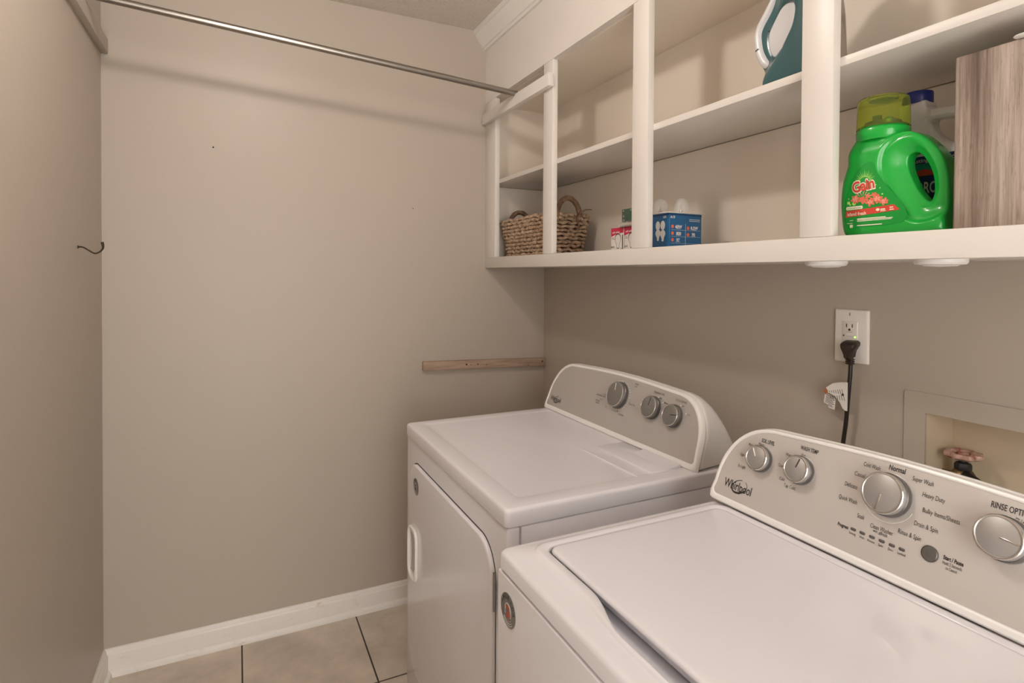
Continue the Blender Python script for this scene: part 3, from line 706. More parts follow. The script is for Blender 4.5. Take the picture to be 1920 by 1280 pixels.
# ------------------------------------------------------------ recessed washer box
rb_ = thing('washer_supply_box', 'recessed yellowed supply box with flush frame in the wall behind the washer', 'recessed box', (0, -1.745, 1.0))
bm = new()          # liner: back, far side, top, bottom
box(bm, RD, RD + .006, RY0, RY1, RZ0, RZ1); box(bm, .001, RD, RY1 - .003, RY1, RZ0, RZ1); box(bm, .001, RD, RY0, RY0 + .003, RZ0, RZ1)
box(bm, .001, RD, RY0 + .003, RY1 - .003, RZ1 - .003, RZ1); box(bm, .001, RD, RY0 + .003, RY1 - .003, RZ0, RZ0 + .003)
finish(bm, 'box_liner', M['box_in'], rb_, smooth=0)
bm = new()
fy0, fy1, fz0, fz1 = -1.945, -1.549, .83, 1.122
rs = []
def ffr(x, e, inner=False):
    if not inner: return [(x, p[0], p[1]) for p in rrect(fy0 + e, fy1 - e, fz0 + e, fz1 - e, .006, n=4)]
    return [(x, p[0], p[1]) for p in rrect(RY0 + .003, RY1 - .003, RZ0 + .003, RZ1 - .003, .003, n=4)]
loft(bm, [ffr(0, 0), ffr(-.0022, .0), ffr(-.0030, .001), ffr(-.0030, 0, True), ffr(.002, 0, True)], False, False)
finish(bm, 'frame', M['wall'], rb_, smooth=0)
vz = .990
vl = thing('water_valve', 'brass water valve with chipped red wheel handle inside the supply box', 'valve', (.055, -1.632, .87))
Vm = Matrix.Translation((.052, -1.632, 0))
bm = new()
rings = []
for z, k in ((vz + .004, .70), (vz + .0085, .97), (vz + .0125, 1.0), (vz + .0165, .96), (vz + .017, .72), (vz + .013, .60), (vz + .008, .62)):
    rings.append([Vm @ Vector(((.031 + .0032 * cos(8 * a_)) * k * cos(a_), (.031 + .0032 * cos(8 * a_)) * k * sin(a_), z)) for a_ in [2 * pi * i / 64 for i in range(64)]])
rings.append(rings[0]); loft(bm, rings, False, False)
for k in range(4):
    a_ = pi / 4 + k * pi / 2; tube(bm, [Vm @ Vector((.006 * cos(a_), .006 * sin(a_), vz + .008)), Vm @ Vector((.024 * cos(a_), .024 * sin(a_), vz + .011))], .0035, 8)
lathe(bm, [(.009, vz + .002), (.009, vz + .014), (.006, vz + .016)], Vm, 18)
finish(bm, 'wheel_handle', M['valve_red'], vl)
bm = new(); lathe(bm, [(.007, vz - .012), (.007, vz + .002)], Vm, 16); lathe(bm, [(.013, vz - .020), (.0145, vz - .017), (.0145, vz - .008), (.012, vz - .004), (.009, vz - .003)], Vm, 6); finish(bm, 'stem', M['black'], vl)
bm = new(); lathe(bm, [(.012, vz - .120), (.014, vz - .070), (.018, vz - .050), (.021, vz - .040), (.021, vz - .028), (.016, vz - .020), (.010, vz - .017)], Vm, 20)
tube(bm, [(.052, -1.632, vz - .036), (.040, -1.600, vz - .034)], .010, 14); finish(bm, 'valve_body', M['brass'], vl)
bm = new(); tube(bm, catmull([(.045, -1.640, vz - .030), (.030, -1.664, vz - .034), (.020, -1.690, vz - .050), (.012, -1.705, vz - .09), (.008, -1.705, vz - .108)], 6), .0125, 16); finish(bm, 'supply_hose', M['black'], vl)

# puck lights under the cabinet
for x, y, w_ in ((-.224, -1.527, 'near the supply outlet'), (-.2235, -1.726, 'nearest the camera')):
    pk = thing('puck_light', 'round white puck light under the cabinet, ' + ('above the wall outlet' if y > -1.6 else 'below the wood-grain box'), 'puck light', (x, y, 1.386), 'puck lights under the cabinet')
    bm = new(); lathe(bm, [(.037, 1.386), (.037, 1.380), (.034, 1.3765), (.027, 1.3755)], Matrix.Translation((x, y, 0)), 36); finish(bm, 'housing', M['plastic'], pk)
    bm = new(); lathe(bm, [(.027, 1.3758), (.022, 1.3735), (.0001, 1.3725)], Matrix.Translation((x, y, 0)), 30, True, False); finish(bm, 'lens', M['hdpe'], pk)

# ------------------------------------------------------------ things in the cabinet
CF = 1.4267
Yf = lambda x: frame((x, 0, 0), (0, -1, 0), (0, 0, 1), (-1, 0, 0))     # (u=-y, v=z, d towards the room)

# wicker basket
bk = thing('wicker_basket', 'woven wicker basket with two arched handles in the far bottom bay', 'basket', (-.15, -.25, CF))
def bring(t_, e=0):
    x0 = -.222 - .018 * t_ + e; x1 = -.075 + .018 * t_ - e; y0 = -.425 - .027 * t_ + e; y1 = -.085 + .030 * t_ - e
    return rrect(x0, x1, y0, y1, .02, CF + .002 + .142 * t_, n=3)
bm = new(); loft(bm, [bring(0, .006), bring(.5, .006), bring(.97, .006), bring(.97, .012), bring(.1, .012)]); finish(bm, 'basket_shade_liner', M['liner'], bk)  # dark inner liner; its colour paints the shade between the strands
def strand(bm, c, d, n_, L, r, tilt):
    """one plump strand lying on the basket wall: centre, running direction, outward normal"""
    d = d.normalized(); n_ = n_.normalized(); w = n_.cross(d)
    dd = d * cos(tilt) + w * sin(tilt); ww = n_.cross(dd)
    rings = []
    for k in range(7):
        t_ = -1 + 2 * k / 6; q = sqrt(max(.04, 1 - t_ * t_ * .96)); bend = n_ * (.35 * r * (1 - t_ * t_))
        rings.append([c + dd * (L / 2 * t_) + bend + (n_ * cos(a_) + ww * sin(a_) * .85) * r * q for a_ in [2 * pi * j / 7 for j in range(7)]])
    loft(bm, rings)
bm = new(); NR = 10
for row in range(NR):
    t_ = (row + .5) / NR; ring = [Vector(p) for p in bring(t_)]
    per = [0]
    for i in range(len(ring)): per.append(per[-1] + (ring[(i + 1) % len(ring)] - ring[i]).length)
    tot = per[-1]; s = random.random() * .01; ctr = Vector((-.15, -.25, 0))
    while s < tot:
        i = max(k for k in range(len(ring)) if per[k] <= s)
        a_, b_ = ring[i], ring[(i + 1) % len(ring)]; f_ = (s - per[i]) / max(1e-6, per[i + 1] - per[i])
        c = a_.lerp(b_, f_); d = (b_ - a_); n_ = Vector((d.y, -d.x, 0))
        if n_.dot(Vector((c.x, c.y, 0)) - ctr) < 0: n_ = -n_
        end = abs(n_.normalized().y) > .7
        L = random.uniform(.028, .040) if end else random.uniform(.017, .026)
        strand(bm, c + n_.normalized() * random.uniform(-.001, .003) + Vector((0, 0, random.uniform(-.0012, .0012))), d, n_, L, random.uniform(.0066, .0092), (1 if (row + int(s / .02)) % 2 else -1) * random.uniform(.2, .65) * (.6 if end else 1.25) * random.uniform(.6, 1.25))
        s += L * .62
finish(bm, 'woven_wall', M['wicker'], bk, smooth=80)
bm = new()          # braided rim
ring = [Vector(p) for p in bring(1.03)]
for i in range(len(ring)):
    a_, b_ = ring[i], ring[(i + 1) % len(ring)]; n_seg = max(1, int((b_ - a_).length / .012))
    for k in range(n_seg):
        c = a_.lerp(b_, (k + .5) / n_seg); strand(bm, c + Vector((0, 0, random.uniform(-.002, .003))), b_ - a_, Vector((0, 0, 1)), .026, .0068, random.uniform(.5, .9) * (1 if k % 2 else -1))
finish(bm, 'braided_rim', M['wicker'], bk, smooth=80)
for y, x, dz in ((-.055, -.150, -.006), (-.452, -.150, 0)):
    bm = new(); pts = [Vector((x + .050 * cos(a_) * 1.0, y + .004 * sin(a_), CF + .140 + dz + (.074 if y < -.2 else .064) * sin(a_))) for a_ in [radians(-12 + 204 * k / 30) for k in range(31)]]
    tube(bm, pts, lambda t_: .0088 + .0014 * abs(sin(t_ * 26)), 10)
    for k in range(2, 29, 2):
        d = (pts[k + 1] - pts[k - 1]).normalized(); n_ = Vector((0, -1, 0)); strand(bm, pts[k] + n_ * .0045, d, n_, .02, .0045, 1.0); strand(bm, pts[k] - n_ * .0045, d, -n_, .02, .0045, 1.0)
    finish(bm, 'basket_handle', M['wicker_d'], bk, smooth=80)
bm = new()
tube(bm, catmull([(-.125, -.470, 1.552), (-.120, -.468, 1.575), (-.105, -.470, 1.590), (-.082, -.474, 1.599), (-.064, -.476, 1.599)], 5), lambda t_: .0048 - .003 * t_, 8)
tube(bm, catmull([(-.118, -.468, 1.580), (-.128, -.478, 1.560), (-.122, -.480, 1.535), (-.13, -.474, 1.520)], 5), .0035, 8)
finish(bm, 'tied_strand', M['wicker_d'], bk, smooth=80)

# red-and-white light bulb boxes
def bulb_outline(cx, cy, s): 
    pts = []
    for a_ in range(-50, 231, 12): pts.append((cx + s * .30 * cos(radians(a_)), cy + s * .22 + s * .30 * sin(radians(a_))))
    pts += [(cx - s * .13, cy - s * .16), (cx - s * .11, cy - s * .34), (cx, cy - s * .40), (cx + s * .11, cy - s * .34), (cx + s * .13, cy - s * .16)]
    return pts
for i, (y0, lab) in enumerate(((-.795, 'red and white light bulb box left of the two beside the basket'), (-.8615, 'red and white light bulb box next to the cabinet upright, under the green card'))):
    t = thing('light_bulb_box', lab, 'box', (-.17, y0 - .03, CF), 'red and white bulb boxes on the bottom shelf')
    Bm = Yf(-.205); y1 = -y0; w_ = .0635; hh = .0755
    bm = new(); box(bm, y1, y1 + w_, CF, CF + hh, -.06, 0, .0012, 1, Bm); ct = finish(bm, 'carton', M['white_card'], t)
    bm = new()
    pts = [(y1 + .001, CF + hh - .001), (y1 + w_ - .001, CF + hh - .001), (y1 + w_ - .001, CF + hh - .0175)] + [(y1 + w_ - .001 - (w_ - .002) * k / 8, CF + hh - .0175 - .009 * (k / 8) ** 2 - .001 * k / 8) for k in range(1, 9)]
    extrude_poly(bm, pts, Bm, .0001, .0005); imprint(ct, bm, M['crimson'])
    bm = new()
    text(bm, 'soft white', y1 + .026, CF + hh - .0145, .0062, Bm, width=.036, depth=.0008, bold=.015); imprint(ct, bm, M['wprint'])
    bm = new(); o_ = bulb_outline(y1 + .036, CF + .030, .052); inn = bulb_outline(y1 + .036, CF + .030, .046)
    va = [bm.verts.new(Bm @ Vector((u, v, .0006))) for u, v in o_]; vb = [bm.verts.new(Bm @ Vector((u, v, .0006))) for u, v in inn]
    for k in range(len(va)): bm.faces.new((va[k], va[(k + 1) % len(va)], vb[(k + 1) % len(va)], vb[k]))
    text(bm, '60W', y1 + .010, CF + .016, .006, Bm, depth=.0006); text(bm, '4', y1 + .052, CF + .010, .006, Bm, depth=.0006)
    box(bm, y1 + .004, y1 + .018, CF + .040, CF + .041, .0002, .0006, 0, 1, Bm); box(bm, y1 + .004, y1 + .015, CF + .044, CF + .045, .0002, .0006, 0, 1, Bm)
    extrude_poly(bm, [(y1 + .020, CF + .003), (y1 + .050, CF + .003), (y1 + .050, CF + .008), (y1 + .020, CF + .008)], Bm, .0002, .0006)
    if i == 0: box(bm, y1 + .057, y1 + .0605, CF + .006, CF + .052, .0002, .0006, 0, 1, Bm)
    imprint(ct, bm, M['ink'])
t = thing('blister_pack', 'dark green carded pack in a clear tray on top of the red bulb boxes', 'blister pack', (-.18, -.88, CF + .077))
Bm = Yf(-.20)
bm = new(); box(bm, .842, .915, CF + .0905, CF + .1290, -.003, 0, .0006, 1, Bm); cd = finish(bm, 'card', M['dgreen'], t)
bm = new(); loft(bm, [[(-.195 + x_, p[1] - .882, p[2]) for x_, p in ((q[0], q) for q in rrect(-.022 + e, .03 - e, -.045 + e, .045 - e, .006, z_, 4))] for e, z_ in ((0, CF + .0765), (.002, CF + .080), (.004, CF + .088), (.010, CF + .0905))]); finish(bm, 'clear_tray', M['clear'], t)
bm = new(); text(bm, '40', .850, CF + .124, .0045, Bm, depth=.0004); text(bm, 'LED', .888, CF + .124, .0045, Bm, depth=.0004); text(bm, 'G', .851, CF + .108, .006, Bm, depth=.0004); text(bm, 'E12', .853, CF + .096, .0045, Bm, depth=.0004); imprint(cd, bm, M['wprint'])

# blue bulb box
t = thing('light_bulb_box', 'dark blue light bulb box with white bulbs pictured, standing on the bottom shelf', 'box', (-.17, -1.03, CF))
BX, BY = -.222, -1.0795; ang = radians(0)
bm = new(); box(bm, BX, BX + .113, BY, BY + .125, CF, CF + .0955, .0012, 1); ct = finish(bm, 'carton', M['blue_box'], t)
Sm = frame((BX, BY, CF), (1, 0, 0), (0, 0, 1), (0, -1, 0))          # face towards the camera
Fm = frame((BX, BY, CF), (0, -1, 0), (0, 0, 1), (-1, 0, 0))         # face towards the room, u from -.125 to 0
bm = new(); box(bm, .001, .112, .0905, .0932, .0001, .0005, 0, 1, Sm); box(bm, -.124, -.001, .0905, .0932, .0001, .0005, 0, 1, Fm); imprint(ct, bm, M['blue_dk'])
bm = new()
text(bm, 'A19', .010, .085, .0068, Sm, width=.016, depth=.0007, bold=.02)
for u, v, s in ((.026, .060, '60W'), (.026, .042, '800'), (.024, .0245, '97'), (.081, .058, '8.5W'), (.078, .0405, '90')): text(bm, s, u + .005, v, .0078, Sm, depth=.0007, bold=.03)
for v in (.051, .0335, .0155): box(bm, .006, .108, v - .0002, v + .0002, .0002, .0006, 0, 1, Sm)
box(bm, .0548, .0552, .006, .068, .0002, .0006, 0, 1, Sm)
for k in range(2): box(bm, .068, .106, .080 - .004 * k, .081 - .004 * k, .0002, .0006, 0, 1, Sm)
for u, v in ((.026, .0545), (.026, .0365), (.024, .019), (.081, .0525), (.078, .035)): box(bm, u - .003, u + .012, v, v + .0008, .0002, .0006, 0, 1, Sm)
for u, v in ((-.046, .064), (-.026, .064)): extrude_poly(bm, ell(u, v, .0088, .0125, 20), Fm, .0002, .0006)
for u, v in ((-.0445, .036), (-.0255, .034)):
    extrude_poly(bm, bulb_outline(u, v, .034), Fm, .0008, .0011)
text(bm, 'LED', -.018, .086, .005, Fm, depth=.0007, bold=.03)
for u in (-.055, -.040, -.025): extrude_poly(bm, ell(u, .004, .004, .0022, 10), Fm, .0002, .0006)
imprint(ct, bm, M['wprint'])
bm = new()
for u, v in ((.010, .060), (.010, .042), (.010, .0245), (.064, .057), (.064, .0395)): extrude_poly(bm, ell(u, v, .0045, .0048, 14), Sm, .0002, .0006)
extrude_poly(bm, [(-.088, .042), (-.070, .050), (-.074, .036), (-.084, .028)], Fm, .0002, .0006)
imprint(ct, bm, M['coral'])
# clear blister with two bulbs lying on the blue box
t = thing('blister_pack', 'clear plastic blister with two domed glass bulbs on top of the blue box', 'blister pack', (-.17, -1.04, CF + .094))
bm = new(); box(bm, -.236, -.100, -1.085, -.975, CF + .0957, CF + .0975, .0006, 1); finish(bm, 'backing_card', M['white_card'], t)
for x, y in ((-.205, -1.023), (-.165, -1.060)):
    z0_ = CF + .0976
    bm = new(); pr = [(.0255, 0), (.0225, .003), (.0210, .012), (.0205, .022), (.0180, .032), (.0125, .0395), (.006, .0425), (.0003, .043)]
    lathe(bm, [(r_, z0_ + z_) for r_, z_ in pr] + [(r_ - .0010 if r_ > .002 else .0002, z0_ + z_ - .0010) for r_, z_ in reversed(pr)], Matrix.Translation((x, y, 0)), 28, False, False)
    finish(bm, 'clear_dome', M['dome'], t, smooth=60)
    bm = new(); lathe(bm, [(.005, z0_), (.005, z0_ + .008), (.0025, z0_ + .012), (.0012, z0_ + .022), (.0003, z0_ + .023)], Matrix.Translation((x, y, 0)), 12); finish(bm, 'bulb_filament', M['chrome'], t)

# ---- green detergent bottle
BXC = -.205
gb = thing('detergent_bottle', 'bright green detergent bottle with clear lime cap and side handle on the bottom shelf', 'bottle', (BXC, -1.65, CF))
out = [(1.577, 1.4270), (1.5695, 1.4335), (1.5655, 1.4460), (1.5630, 1.4680), (1.5615, 1.4900), (1.5622, 1.5130), (1.5650, 1.5320), (1.5695, 1.5470), (1.5735, 1.5610), (1.5735, 1.5730), (1.5750, 1.5860), (1.5800, 1.5990), (1.5850, 1.6090), (1.5880, 1.6130), (1.6650, 1.6060), (1.6750, 1.6040), (1.6880, 1.5970), (1.7020, 1.5840), (1.7145, 1.5690), (1.7245, 1.5510), (1.7305, 1.5290), (1.7335, 1.5050), (1.7340, 1.4840), (1.7335, 1.4640), (1.7345, 1.4520), (1.7370, 1.4400), (1.7365, 1.4300), (1.7330, 1.4270)]
hole = [(1.6690, 1.5625), (1.6790, 1.5680), (1.6890, 1.5630), (1.6990, 1.5475), (1.7065, 1.5283), (1.7095, 1.5093), (1.7090, 1.4920), (1.7035, 1.4820), (1.6960, 1.4870), (1.6840, 1.5041), (1.6740, 1.5262), (1.6680, 1.5462)]
o2 = [(p.x, p.y) for p in catmull([(a_, b_, 0) for a_, b_ in out[:13]], 4)] + [(a_, b_) for a_, b_ in out[13:14]] + [(p.x, p.y) for p in catmull([(a_, b_, 0) for a_, b_ in out[14:]], 4)]
h2 = [(p.x, p.y) for p in catmull([(a_, b_, 0) for a_, b_ in hole], 4, True)]
bm = curve_solid([o2, h2], .0385, .0125, 4, .0016)
for v in bm.verts:
    d = dist_poly((v.co.x, v.co.y), h2)
    f_ = 1 - .20 * (1 - sstep(.030, .038, d)) - .42 * (1 - sstep(.0, .030, d))
    w_ = sstep(1.680, 1.708, v.co.x) * (1 - sstep(.0, .03, 1.475 - v.co.y)); f_ = f_ * (1 - w_) + min(f_, .52) * w_
    f_ *= 1 - .30 * sstep(1.575, 1.615, v.co.y)
    v.co.z *= f_
G = Yf(BXC) @ Matrix.Translation((.002, 0, 0))
for v in bm.verts: v.co = G @ v.co
finish(bm, 'bottle_body', M['green'], gb, smooth=80)
GX = 1.6200
bm = new(); Gm = Matrix.Translation((BXC, -GX, 0))
lathe(bm, [(.038, 1.600), (.0420, 1.606), (.0424, 1.6180), (.0414, 1.6200), (.0400, 1.6215), (.0385,1.626), (.0285, 1.6265), (.0285, 1.634), (.0001, 1.635)], Gm, 44, True, False); finish(bm, 'collar', M['green'], gb)
bm = new(); tube(bm, [(BXC, -GX + .010, 1.634), (BXC, -GX + .011, 1.648)], .0075, 16); tube(bm, [(BXC + .004, -GX - .008, 1.634), (BXC + .004, -GX - .008, 1.642)], .006, 12); finish(bm, 'pour_spout', M['green'], gb)
bm = new(); pr = [(.0418, 1.6225), (.0413, 1.648), (.0406, 1.668), (.0396, 1.6740), (.0360, 1.6770), (.0240, 1.679), (.0235, 1.6765), (.0001, 1.6762)]
lathe(bm, pr + [(.0001, 1.6748), (.0245, 1.675), (.0350, 1.6750), (.0380, 1.672), (.0390, 1.667), (.0400, 1.648), (.0405, 1.6225)], Gm, 48, False, False); cp_ = finish(bm, 'measuring_cap', M['cap_green'], gb, smooth=50)
bm = new(); lathe(bm, [(.0225, 1.6735), (.0225, 1.6728), (.014, 1.6705), (.0001, 1.6700)], Gm, 32, True, False); finish(bm, 'cap_liner', M['green_lab'], cp_)
GL = Yf(BXC - .0388) @ Matrix.Translation((.004, 0, 0))
bm = new(); lab = [(1.5800, 1.4470), (1.5745, 1.4650), (1.5755, 1.4950), (1.5830, 1.5230), (1.5940, 1.5440), (1.6080, 1.5575), (1.6200, 1.5590), (1.6265, 1.5500), (1.6330, 1.5330), (1.6460, 1.5150), (1.6600, 1.4970), (1.6730, 1.4790), (1.6800, 1.4660), (1.6790, 1.4550), (1.6680, 1.4480), (1.6300, 1.4455)]
lab = [(p.x, p.y) for p in catmull([(a_, b_, 0) for a_, b_ in lab], 4, True)]
extrude_poly(bm, lab, GL, -.0006, .0003); gl = finish(bm, 'label', M['green_lab'], gb, smooth=0)
bm = new()          # pale sunburst behind the name
for k in range(15):
    a_ = radians(12 * k + 6); L_ = .017 + .003 * (k % 2)
    x_, y_ = 1.6085, 1.5270
    extrude_poly(bm, [(x_ + .009 * cos(a_ - .07), y_ + .007 * sin(a_ - .07)), (x_ + L_ * cos(a_), y_ + L_ * sin(a_)), (x_ + .009 * cos(a_ + .07), y_ + .007 * sin(a_ + .07))], GL, .0003, .0005)
for x_, y_, r_ in ((1.6285, 1.5175, .0012), (1.636, 1.5110, .001), (1.580, 1.498, .001), (1.583, 1.487, .0016), (1.640, 1.5000, .0014), (1.590, 1.4885, .0035), (1.5800, 1.4905, .0028)): extrude_poly(bm, ell(x_, y_, r_, r_, 10), GL, .0003, .0006)
imprint(gl, bm, M['green_pale'])
bm = new(); text(bm, 'Gain', 1.6065, 1.5195, .0195, GL, width=.042, depth=.0009, bold=.085, rot=radians(8)); imprint(gl, bm, M['cream'])
bm = new(); text(bm, 'Gain', 1.6065, 1.5195, .0185, GL, width=.040, depth=.0013, bold=.03, rot=radians(8))
extrude_poly(bm, [(1.5745, 1.4640), (1.5750, 1.4755), (1.660, 1.4800), (1.6700, 1.4700)], GL, .0005, .0008)
imprint(gl, bm, M['redp'])
bm = new(); rnd = random.Random(3)
for x_, y_, r_ in ((1.5925, 1.4960, .0095), (1.6060, 1.4930, .0085), (1.6195, 1.4880, .0095), (1.6320, 1.4925, .0100), (1.6430, 1.4870, .0085), (1.6150, 1.4985, .0060), (1.6260, 1.5000, .0060)):
    for k in range(6):
        a_ = radians(60 * k + rnd.random() * 30); extrude_poly(bm, ell(x_ + r_ * .5 * cos(a_), y_ + r_ * .42 * sin(a_), r_ * .45, r_ * .26, 12, a_), GL, .0004, .0008 + .00003 * k)
imprint(gl, bm, M['coral'])
bm = new()
for x_, y_, r_ in ((1.5925, 1.4960, .0095), (1.6195, 1.4880, .0085), (1.6320, 1.4925, .0100), (1.6430, 1.4870, .0085)):
    for k in range(5):
        a_ = radians(72 * k + rnd.random() * 40); extrude_poly(bm, ell(x_ + r_ * .34 * cos(a_), y_ + r_ * .3 * sin(a_), r_ * .26, r_ * .12, 10, a_), GL, .0009, .0012)
for k in range(7): a_ = radians(20 + 22 * k); extrude_poly(bm, [(1.606 + .006 * cos(a_), 1.497 + .004 * sin(a_)), (1.606 + .016 * cos(a_ + .05), 1.497 + .011 * sin(a_ + .05)), (1.606 + .016 * cos(a_ - .05), 1.497 + .011 * sin(a_ - .05))], GL, .0004, .0009)
imprint(gl, bm, M['pink'])
bm = new()
extrude_poly(bm, [(p[0], p[1]) for p in rrect(1.5760, 1.6065, 1.4775, 1.4835, .0025, n=4)], GL, .0010, .0013)
text(bm, 'island fresh', 1.5955, 1.4697, .0060, GL, width=.034, depth=.0012, bold=.01)
extrude_poly(bm, ell(1.633, 1.4735, .0032, .0024, 14), GL, .0008, .0011)
for x_, y_, w_, h_ in ((1.6375, 1.4735, .008, .0018), (1.6375, 1.4708, .009, .0014), (1.653, 1.4755, .006, .0018), (1.653, 1.4718, .007, .0016), (1.5965, 1.4600, .050, .0016), (1.5965, 1.4578, .062, .0012), (1.5965, 1.4558, .060, .0010), (1.5965, 1.4480, .044, .0016), (1.583, 1.4580, .006, .0012), (1.578, 1.4530, .010, .0010)):
    box(bm, x_, x_ + w_, y_ - h_ / 2, y_ + h_ / 2, .0004, .0010, 0, 1, GL)
extrude_poly(bm, [(p[0], p[1]) for p in rrect(1.5830, 1.5885, 1.4450, 1.4505, .001, n=2)], GL, .0004, .0008)
imprint(gl, bm, M['cream'])
bm = new(); text(bm, 'aromaboost', 1.5912, 1.4805, .0034, GL, width=.026, depth=.0015); imprint(gl, bm, M['green_lab'])

# ---- white bleach bottle
bx = -.098
bb = thing('bleach_bottle', 'white bleach bottle with navy cap and teal label behind the green bottle', 'bottle', (bx, -1.66, CF))
out = [(1.600, 1.4270), (1.594, 1.4330), (1.5925, 1.446), (1.5925, 1.500), (1.5925, 1.560), (1.5930, 1.600), (1.5960, 1.625), (1.6010, 1.645), (1.6040, 1.662), (1.6050, 1.6860), (1.6500, 1.6860), (1.6515, 1.6720), (1.660, 1.6670), (1.690, 1.6640), (1.722, 1.6620), (1.7350, 1.6520), (1.7380, 1.630), (1.7400, 1.600), (1.7430, 1.570), (1.7430, 1.500), (1.7430, 1.446), (1.7410, 1.433), (1.735, 1.4270)]
hole = [(1.6560, 1.6450), (1.6620, 1.6480), (1.690, 1.6455), (1.712, 1.6430), (1.7180, 1.630), (1.7180, 1.610), (1.712, 1.5980), (1.700, 1.5970), (1.686, 1.6010), (1.6730, 1.6130), (1.6620, 1.6290)]
h2 = [(p.x, p.y) for p in catmull([(a_, b_, 0) for a_, b_ in hole], 4, True)]
bm = curve_solid([out, h2], .042, .014, 4, .0020)
for v in bm.verts:
    up_ = sstep(1.575, 1.640, v.co.y); k_ = 1 - .45 * up_
    if v.co.x > 1.656 and v.co.y > 1.60: k_ = .36 + .25 * (1 - sstep(1.60, 1.62, v.co.y))
    v.co.z *= k_
    v.co.x -= .0083; v.co.y = CF + (v.co.y - CF) * .985
G = Yf(bx)
for v in bm.verts: v.co = G @ v.co
finish(bm, 'bottle_body', M['hdpe'], bb, smooth=80)
bm = new(); Bm_ = Matrix.Translation((bx, -1.6195, 0))
ribs = [(.0235, 1.6800), (.0240, 1.6815), (.0240, 1.6995), (.0232, 1.7015), (.0001, 1.7017)]
lathe(bm, ribs, Bm_, 40, True, False); finish(bm, 'cap', M['navy'], bb)
BL = Yf(bx - .0424) @ Matrix.Translation((-.004, 0, 0))
bm = new(); extrude_poly(bm, [(1.600, 1.450), (1.738, 1.450), (1.738, 1.560), (1.600, 1.560)], BL, -.0008, .0003); bl = finish(bm, 'label', M['teal_lab'], bb, smooth=0)
bm = new(); extrude_poly(bm, [(1.600, 1.560), (1.738, 1.560), (1.738, 1.5735), (1.600, 1.5735)], BL, -.0008, .0004)
extrude_poly(bm, [(u + .014, v) for u, v in ((1.6090, 1.5230), (1.6230, 1.5380), (1.6660, 1.5380), (1.6800, 1.5230), (1.6660, 1.4940), (1.6450, 1.4800), (1.6230, 1.4940))], BL, .0008, .0011)
imprint(bl, bm, M['navy_p'])
bm = new(); extrude_poly(bm, [(u + .014, v) for u, v in ((1.5990, 1.5200), (1.6190, 1.5440), (1.6450, 1.5500), (1.6710, 1.5440), (1.6895, 1.5200), (1.6720, 1.4880), (1.6450, 1.4740), (1.6180, 1.4880))], BL, .0003, .0007); imprint(bl, bm, M['redp'])
bm = new(); text(bm, 'CLOROX', 1.6600, 1.5165, .0195, BL, width=.068, depth=.0014, bold=.02); text(bm, '-Lasting Fragrance', 1.6720, 1.5660, .0070, BL, width=.080, depth=.0008, bold=.01)
imprint(bl, bm, M['wprint'])
bm = new()
va = [bm.verts.new(BL @ Vector((u, v, .0006))) for u, v in ell(1.677, 1.4640, .0095, .0095, 24)]; vb = [bm.verts.new(BL @ Vector((u, v, .0006))) for u, v in ell(1.677, 1.4640, .0080, .0080, 24)]
for k in range(24): bm.faces.new((va[k], va[(k + 1) % 24], vb[(k + 1) % 24], vb[k]))
extrude_poly(bm, ell(1.677, 1.4640, .0045, .0045, 16), BL, .0004, .0007)
imprint(bl, bm, M['ink_g'])

# ---- wood-grain box with a white tray on it
t = thing('storage_box', 'tall weathered wood-grain box at the right edge of the bottom shelf', 'storage box', (-.21, -1.9, CF))
bm = new(); box(bm, -.2505, -.165, -2.18, -1.7555, CF, 1.6965, .003, 3); finish(bm, 'carton', M['woodgrain'], t)
bm = new(); loft(bm, [[(p[0], p[1], z_) for p in rrect(-.262 + e, -.16 - e, -2.17 + e, -1.830 - e, .01, n=5)] for e, z_ in ((.004, 1.6968), (.001, 1.6975), (0, 1.6985), (.0008, 1.6998), (.003, 1.7003))])
tag(finish(bm, 'tray', M['plastic']), 'thin white tray lying flat on top of the wood-grain box', 'tray')

# ---- steam iron standing on its heel on the middle shelf
ir = thing('steam_iron', 'teal and white steam iron standing on its heel on the middle shelf', 'iron', (-.20, -1.42, SH1))
Im = Yf(-.2) @ Matrix.Translation((.018, 0, 0))
out = [(1.3700, 1.7522), (1.3640, 1.7650), (1.3590, 1.7860), (1.3530, 1.8010), (1.3430, 1.8200), (1.3345, 1.8420), (1.3310, 1.8620), (1.3320, 1.8850), (1.3380, 1.9050), (1.3560, 1.9280), (1.3720, 1.9480), (1.3860, 1.9660), (1.4050, 1.9860), (1.4350, 1.9980), (1.4620, 1.9960), (1.4750, 1.9700), (1.4820, 1.9200), (1.4870, 1.8500), (1.4900, 1.7900), (1.4900, 1.7522)]
hole = [(1.3830, 1.8270), (1.3730, 1.8440), (1.3690, 1.8600), (1.3700, 1.8750), (1.3790, 1.8900), (1.3920, 1.9050), (1.4070, 1.9160), (1.4220, 1.9195), (1.4360, 1.9140), (1.4420, 1.9010), (1.4410, 1.8840), (1.4350, 1.8640), (1.4220, 1.8460), (1.4020, 1.8320)]
o2 = [(p.x, p.y) for p in catmull([(a_, b_, 0) for a_, b_ in out[:-1]], 3)] + [out[-1]]
h2 = [(p.x, p.y) for p in catmull([(a_, b_, 0) for a_, b_ in hole], 4, True)]
bm = curve_solid([o2, h2], .045, .013, 4, .0020)
for v in bm.verts:
    k_ = .42 + .58 * sstep(1.372, 1.435, v.co.x + .9 * max(0, 1.83 - v.co.y))
    v.co.z *= k_
for v in bm.verts: v.co = Im @ v.co
ib = finish(bm, 'body', M['teal'], ir, smooth=80)
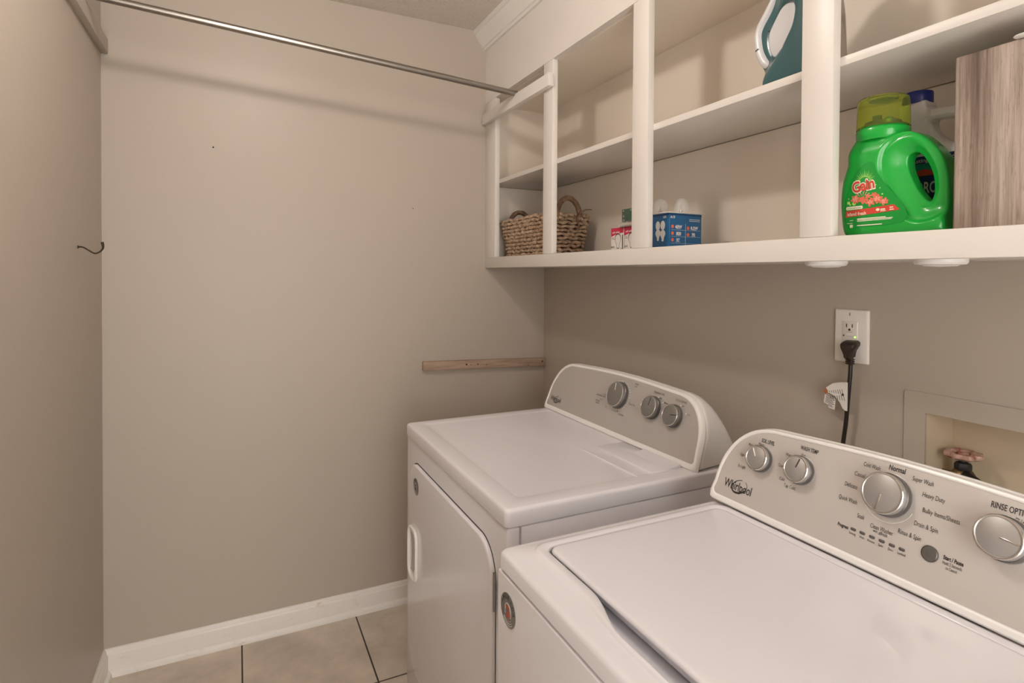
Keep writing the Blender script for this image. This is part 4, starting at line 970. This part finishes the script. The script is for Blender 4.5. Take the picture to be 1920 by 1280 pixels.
# white outer shell along the back of the handle
bm = new(); path = catmull([(1.3740, 1.8060, 0), (1.3570, 1.8200, 0), (1.3450, 1.8420, 0), (1.3400, 1.8620, 0), (1.3380, 1.8850, 0), (1.3440, 1.9020, 0), (1.3610, 1.9230, 0), (1.3760, 1.9430, 0), (1.3900, 1.9600, 0)], 5)
rs = []
for i, p in enumerate(path):
    t_ = (path[min(i + 1, len(path) - 1)] - path[max(i - 1, 0)]).normalized(); n_ = Vector((-t_.y, t_.x, 0)); q = .35 + .65 * sqrt(max(0, sin(pi * min(1, (i + 1) / 8) / 2)))
    if n_.x > 0: n_ = -n_
    rs.append([Im @ (p + n_ * (.001 + .0145 * cos(a_)) * q + Vector((0, 0, .0255 * sin(a_) * q))) for a_ in [2 * pi * j / 20 for j in range(20)]])
loft(bm, rs); sh = finish(bm, 'handle_shell', M['iron_w'], ir, smooth=70)
bm = new()
extrude_poly(bm, ell(1.3400, 1.8520, .0048, .0016, 14, radians(20)), Im, .0230, .0258); imprint(sh, bm, M['knob_skirt'])
bm = new(); lathe(bm, [(.0018, .0180), (.0018, .0197)], Im @ Matrix.Translation((1.3650, 1.8850, 0)), 12); lathe(bm, [(.0018, .019), (.0018, .0225)], Im @ Matrix.Translation((1.3840, 1.8180, 0)), 12); imprint(ib, bm, M['black'])
# white inner water tank seen through the handle opening
bm = curve_solid([[(p.x, p.y) for p in catmull([(a_, b_, 0) for a_, b_ in [(1.3760, 1.8260), (1.3660, 1.8450), (1.3630, 1.8620), (1.3650, 1.8800), (1.3740, 1.8950), (1.3880, 1.9100), (1.4050, 1.9220), (1.4240, 1.9250), (1.4400, 1.9190), (1.4460, 1.9020), (1.4450, 1.8830), (1.4390, 1.8620), (1.4250, 1.8430), (1.4050, 1.8260), (1.3880, 1.8200)]], 4, True)]], .018, .006, 3)
for v in bm.verts: v.co = Im @ Vector((v.co.x, v.co.y, v.co.z * (1 + .55 * sstep(1.37, 1.42, v.co.x)) + .002))
finish(bm, 'water_tank', M['iron_w'], ir, smooth=60)
bm = new(); loft(bm, [[Im @ Vector((1.4905 + q, v, d * k_)) for v, d in ((1.7525, -.05), (1.80, -.052), (1.88, -.046), (1.95, -.03), (1.995, -.004), (1.995, .004), (1.95, .03), (1.88, .046), (1.80, .052), (1.7525, .05))] for q, k_ in ((0, 1), (.004, 1), (.0048, .96))]); finish(bm, 'soleplate', M['chrome'], ir)
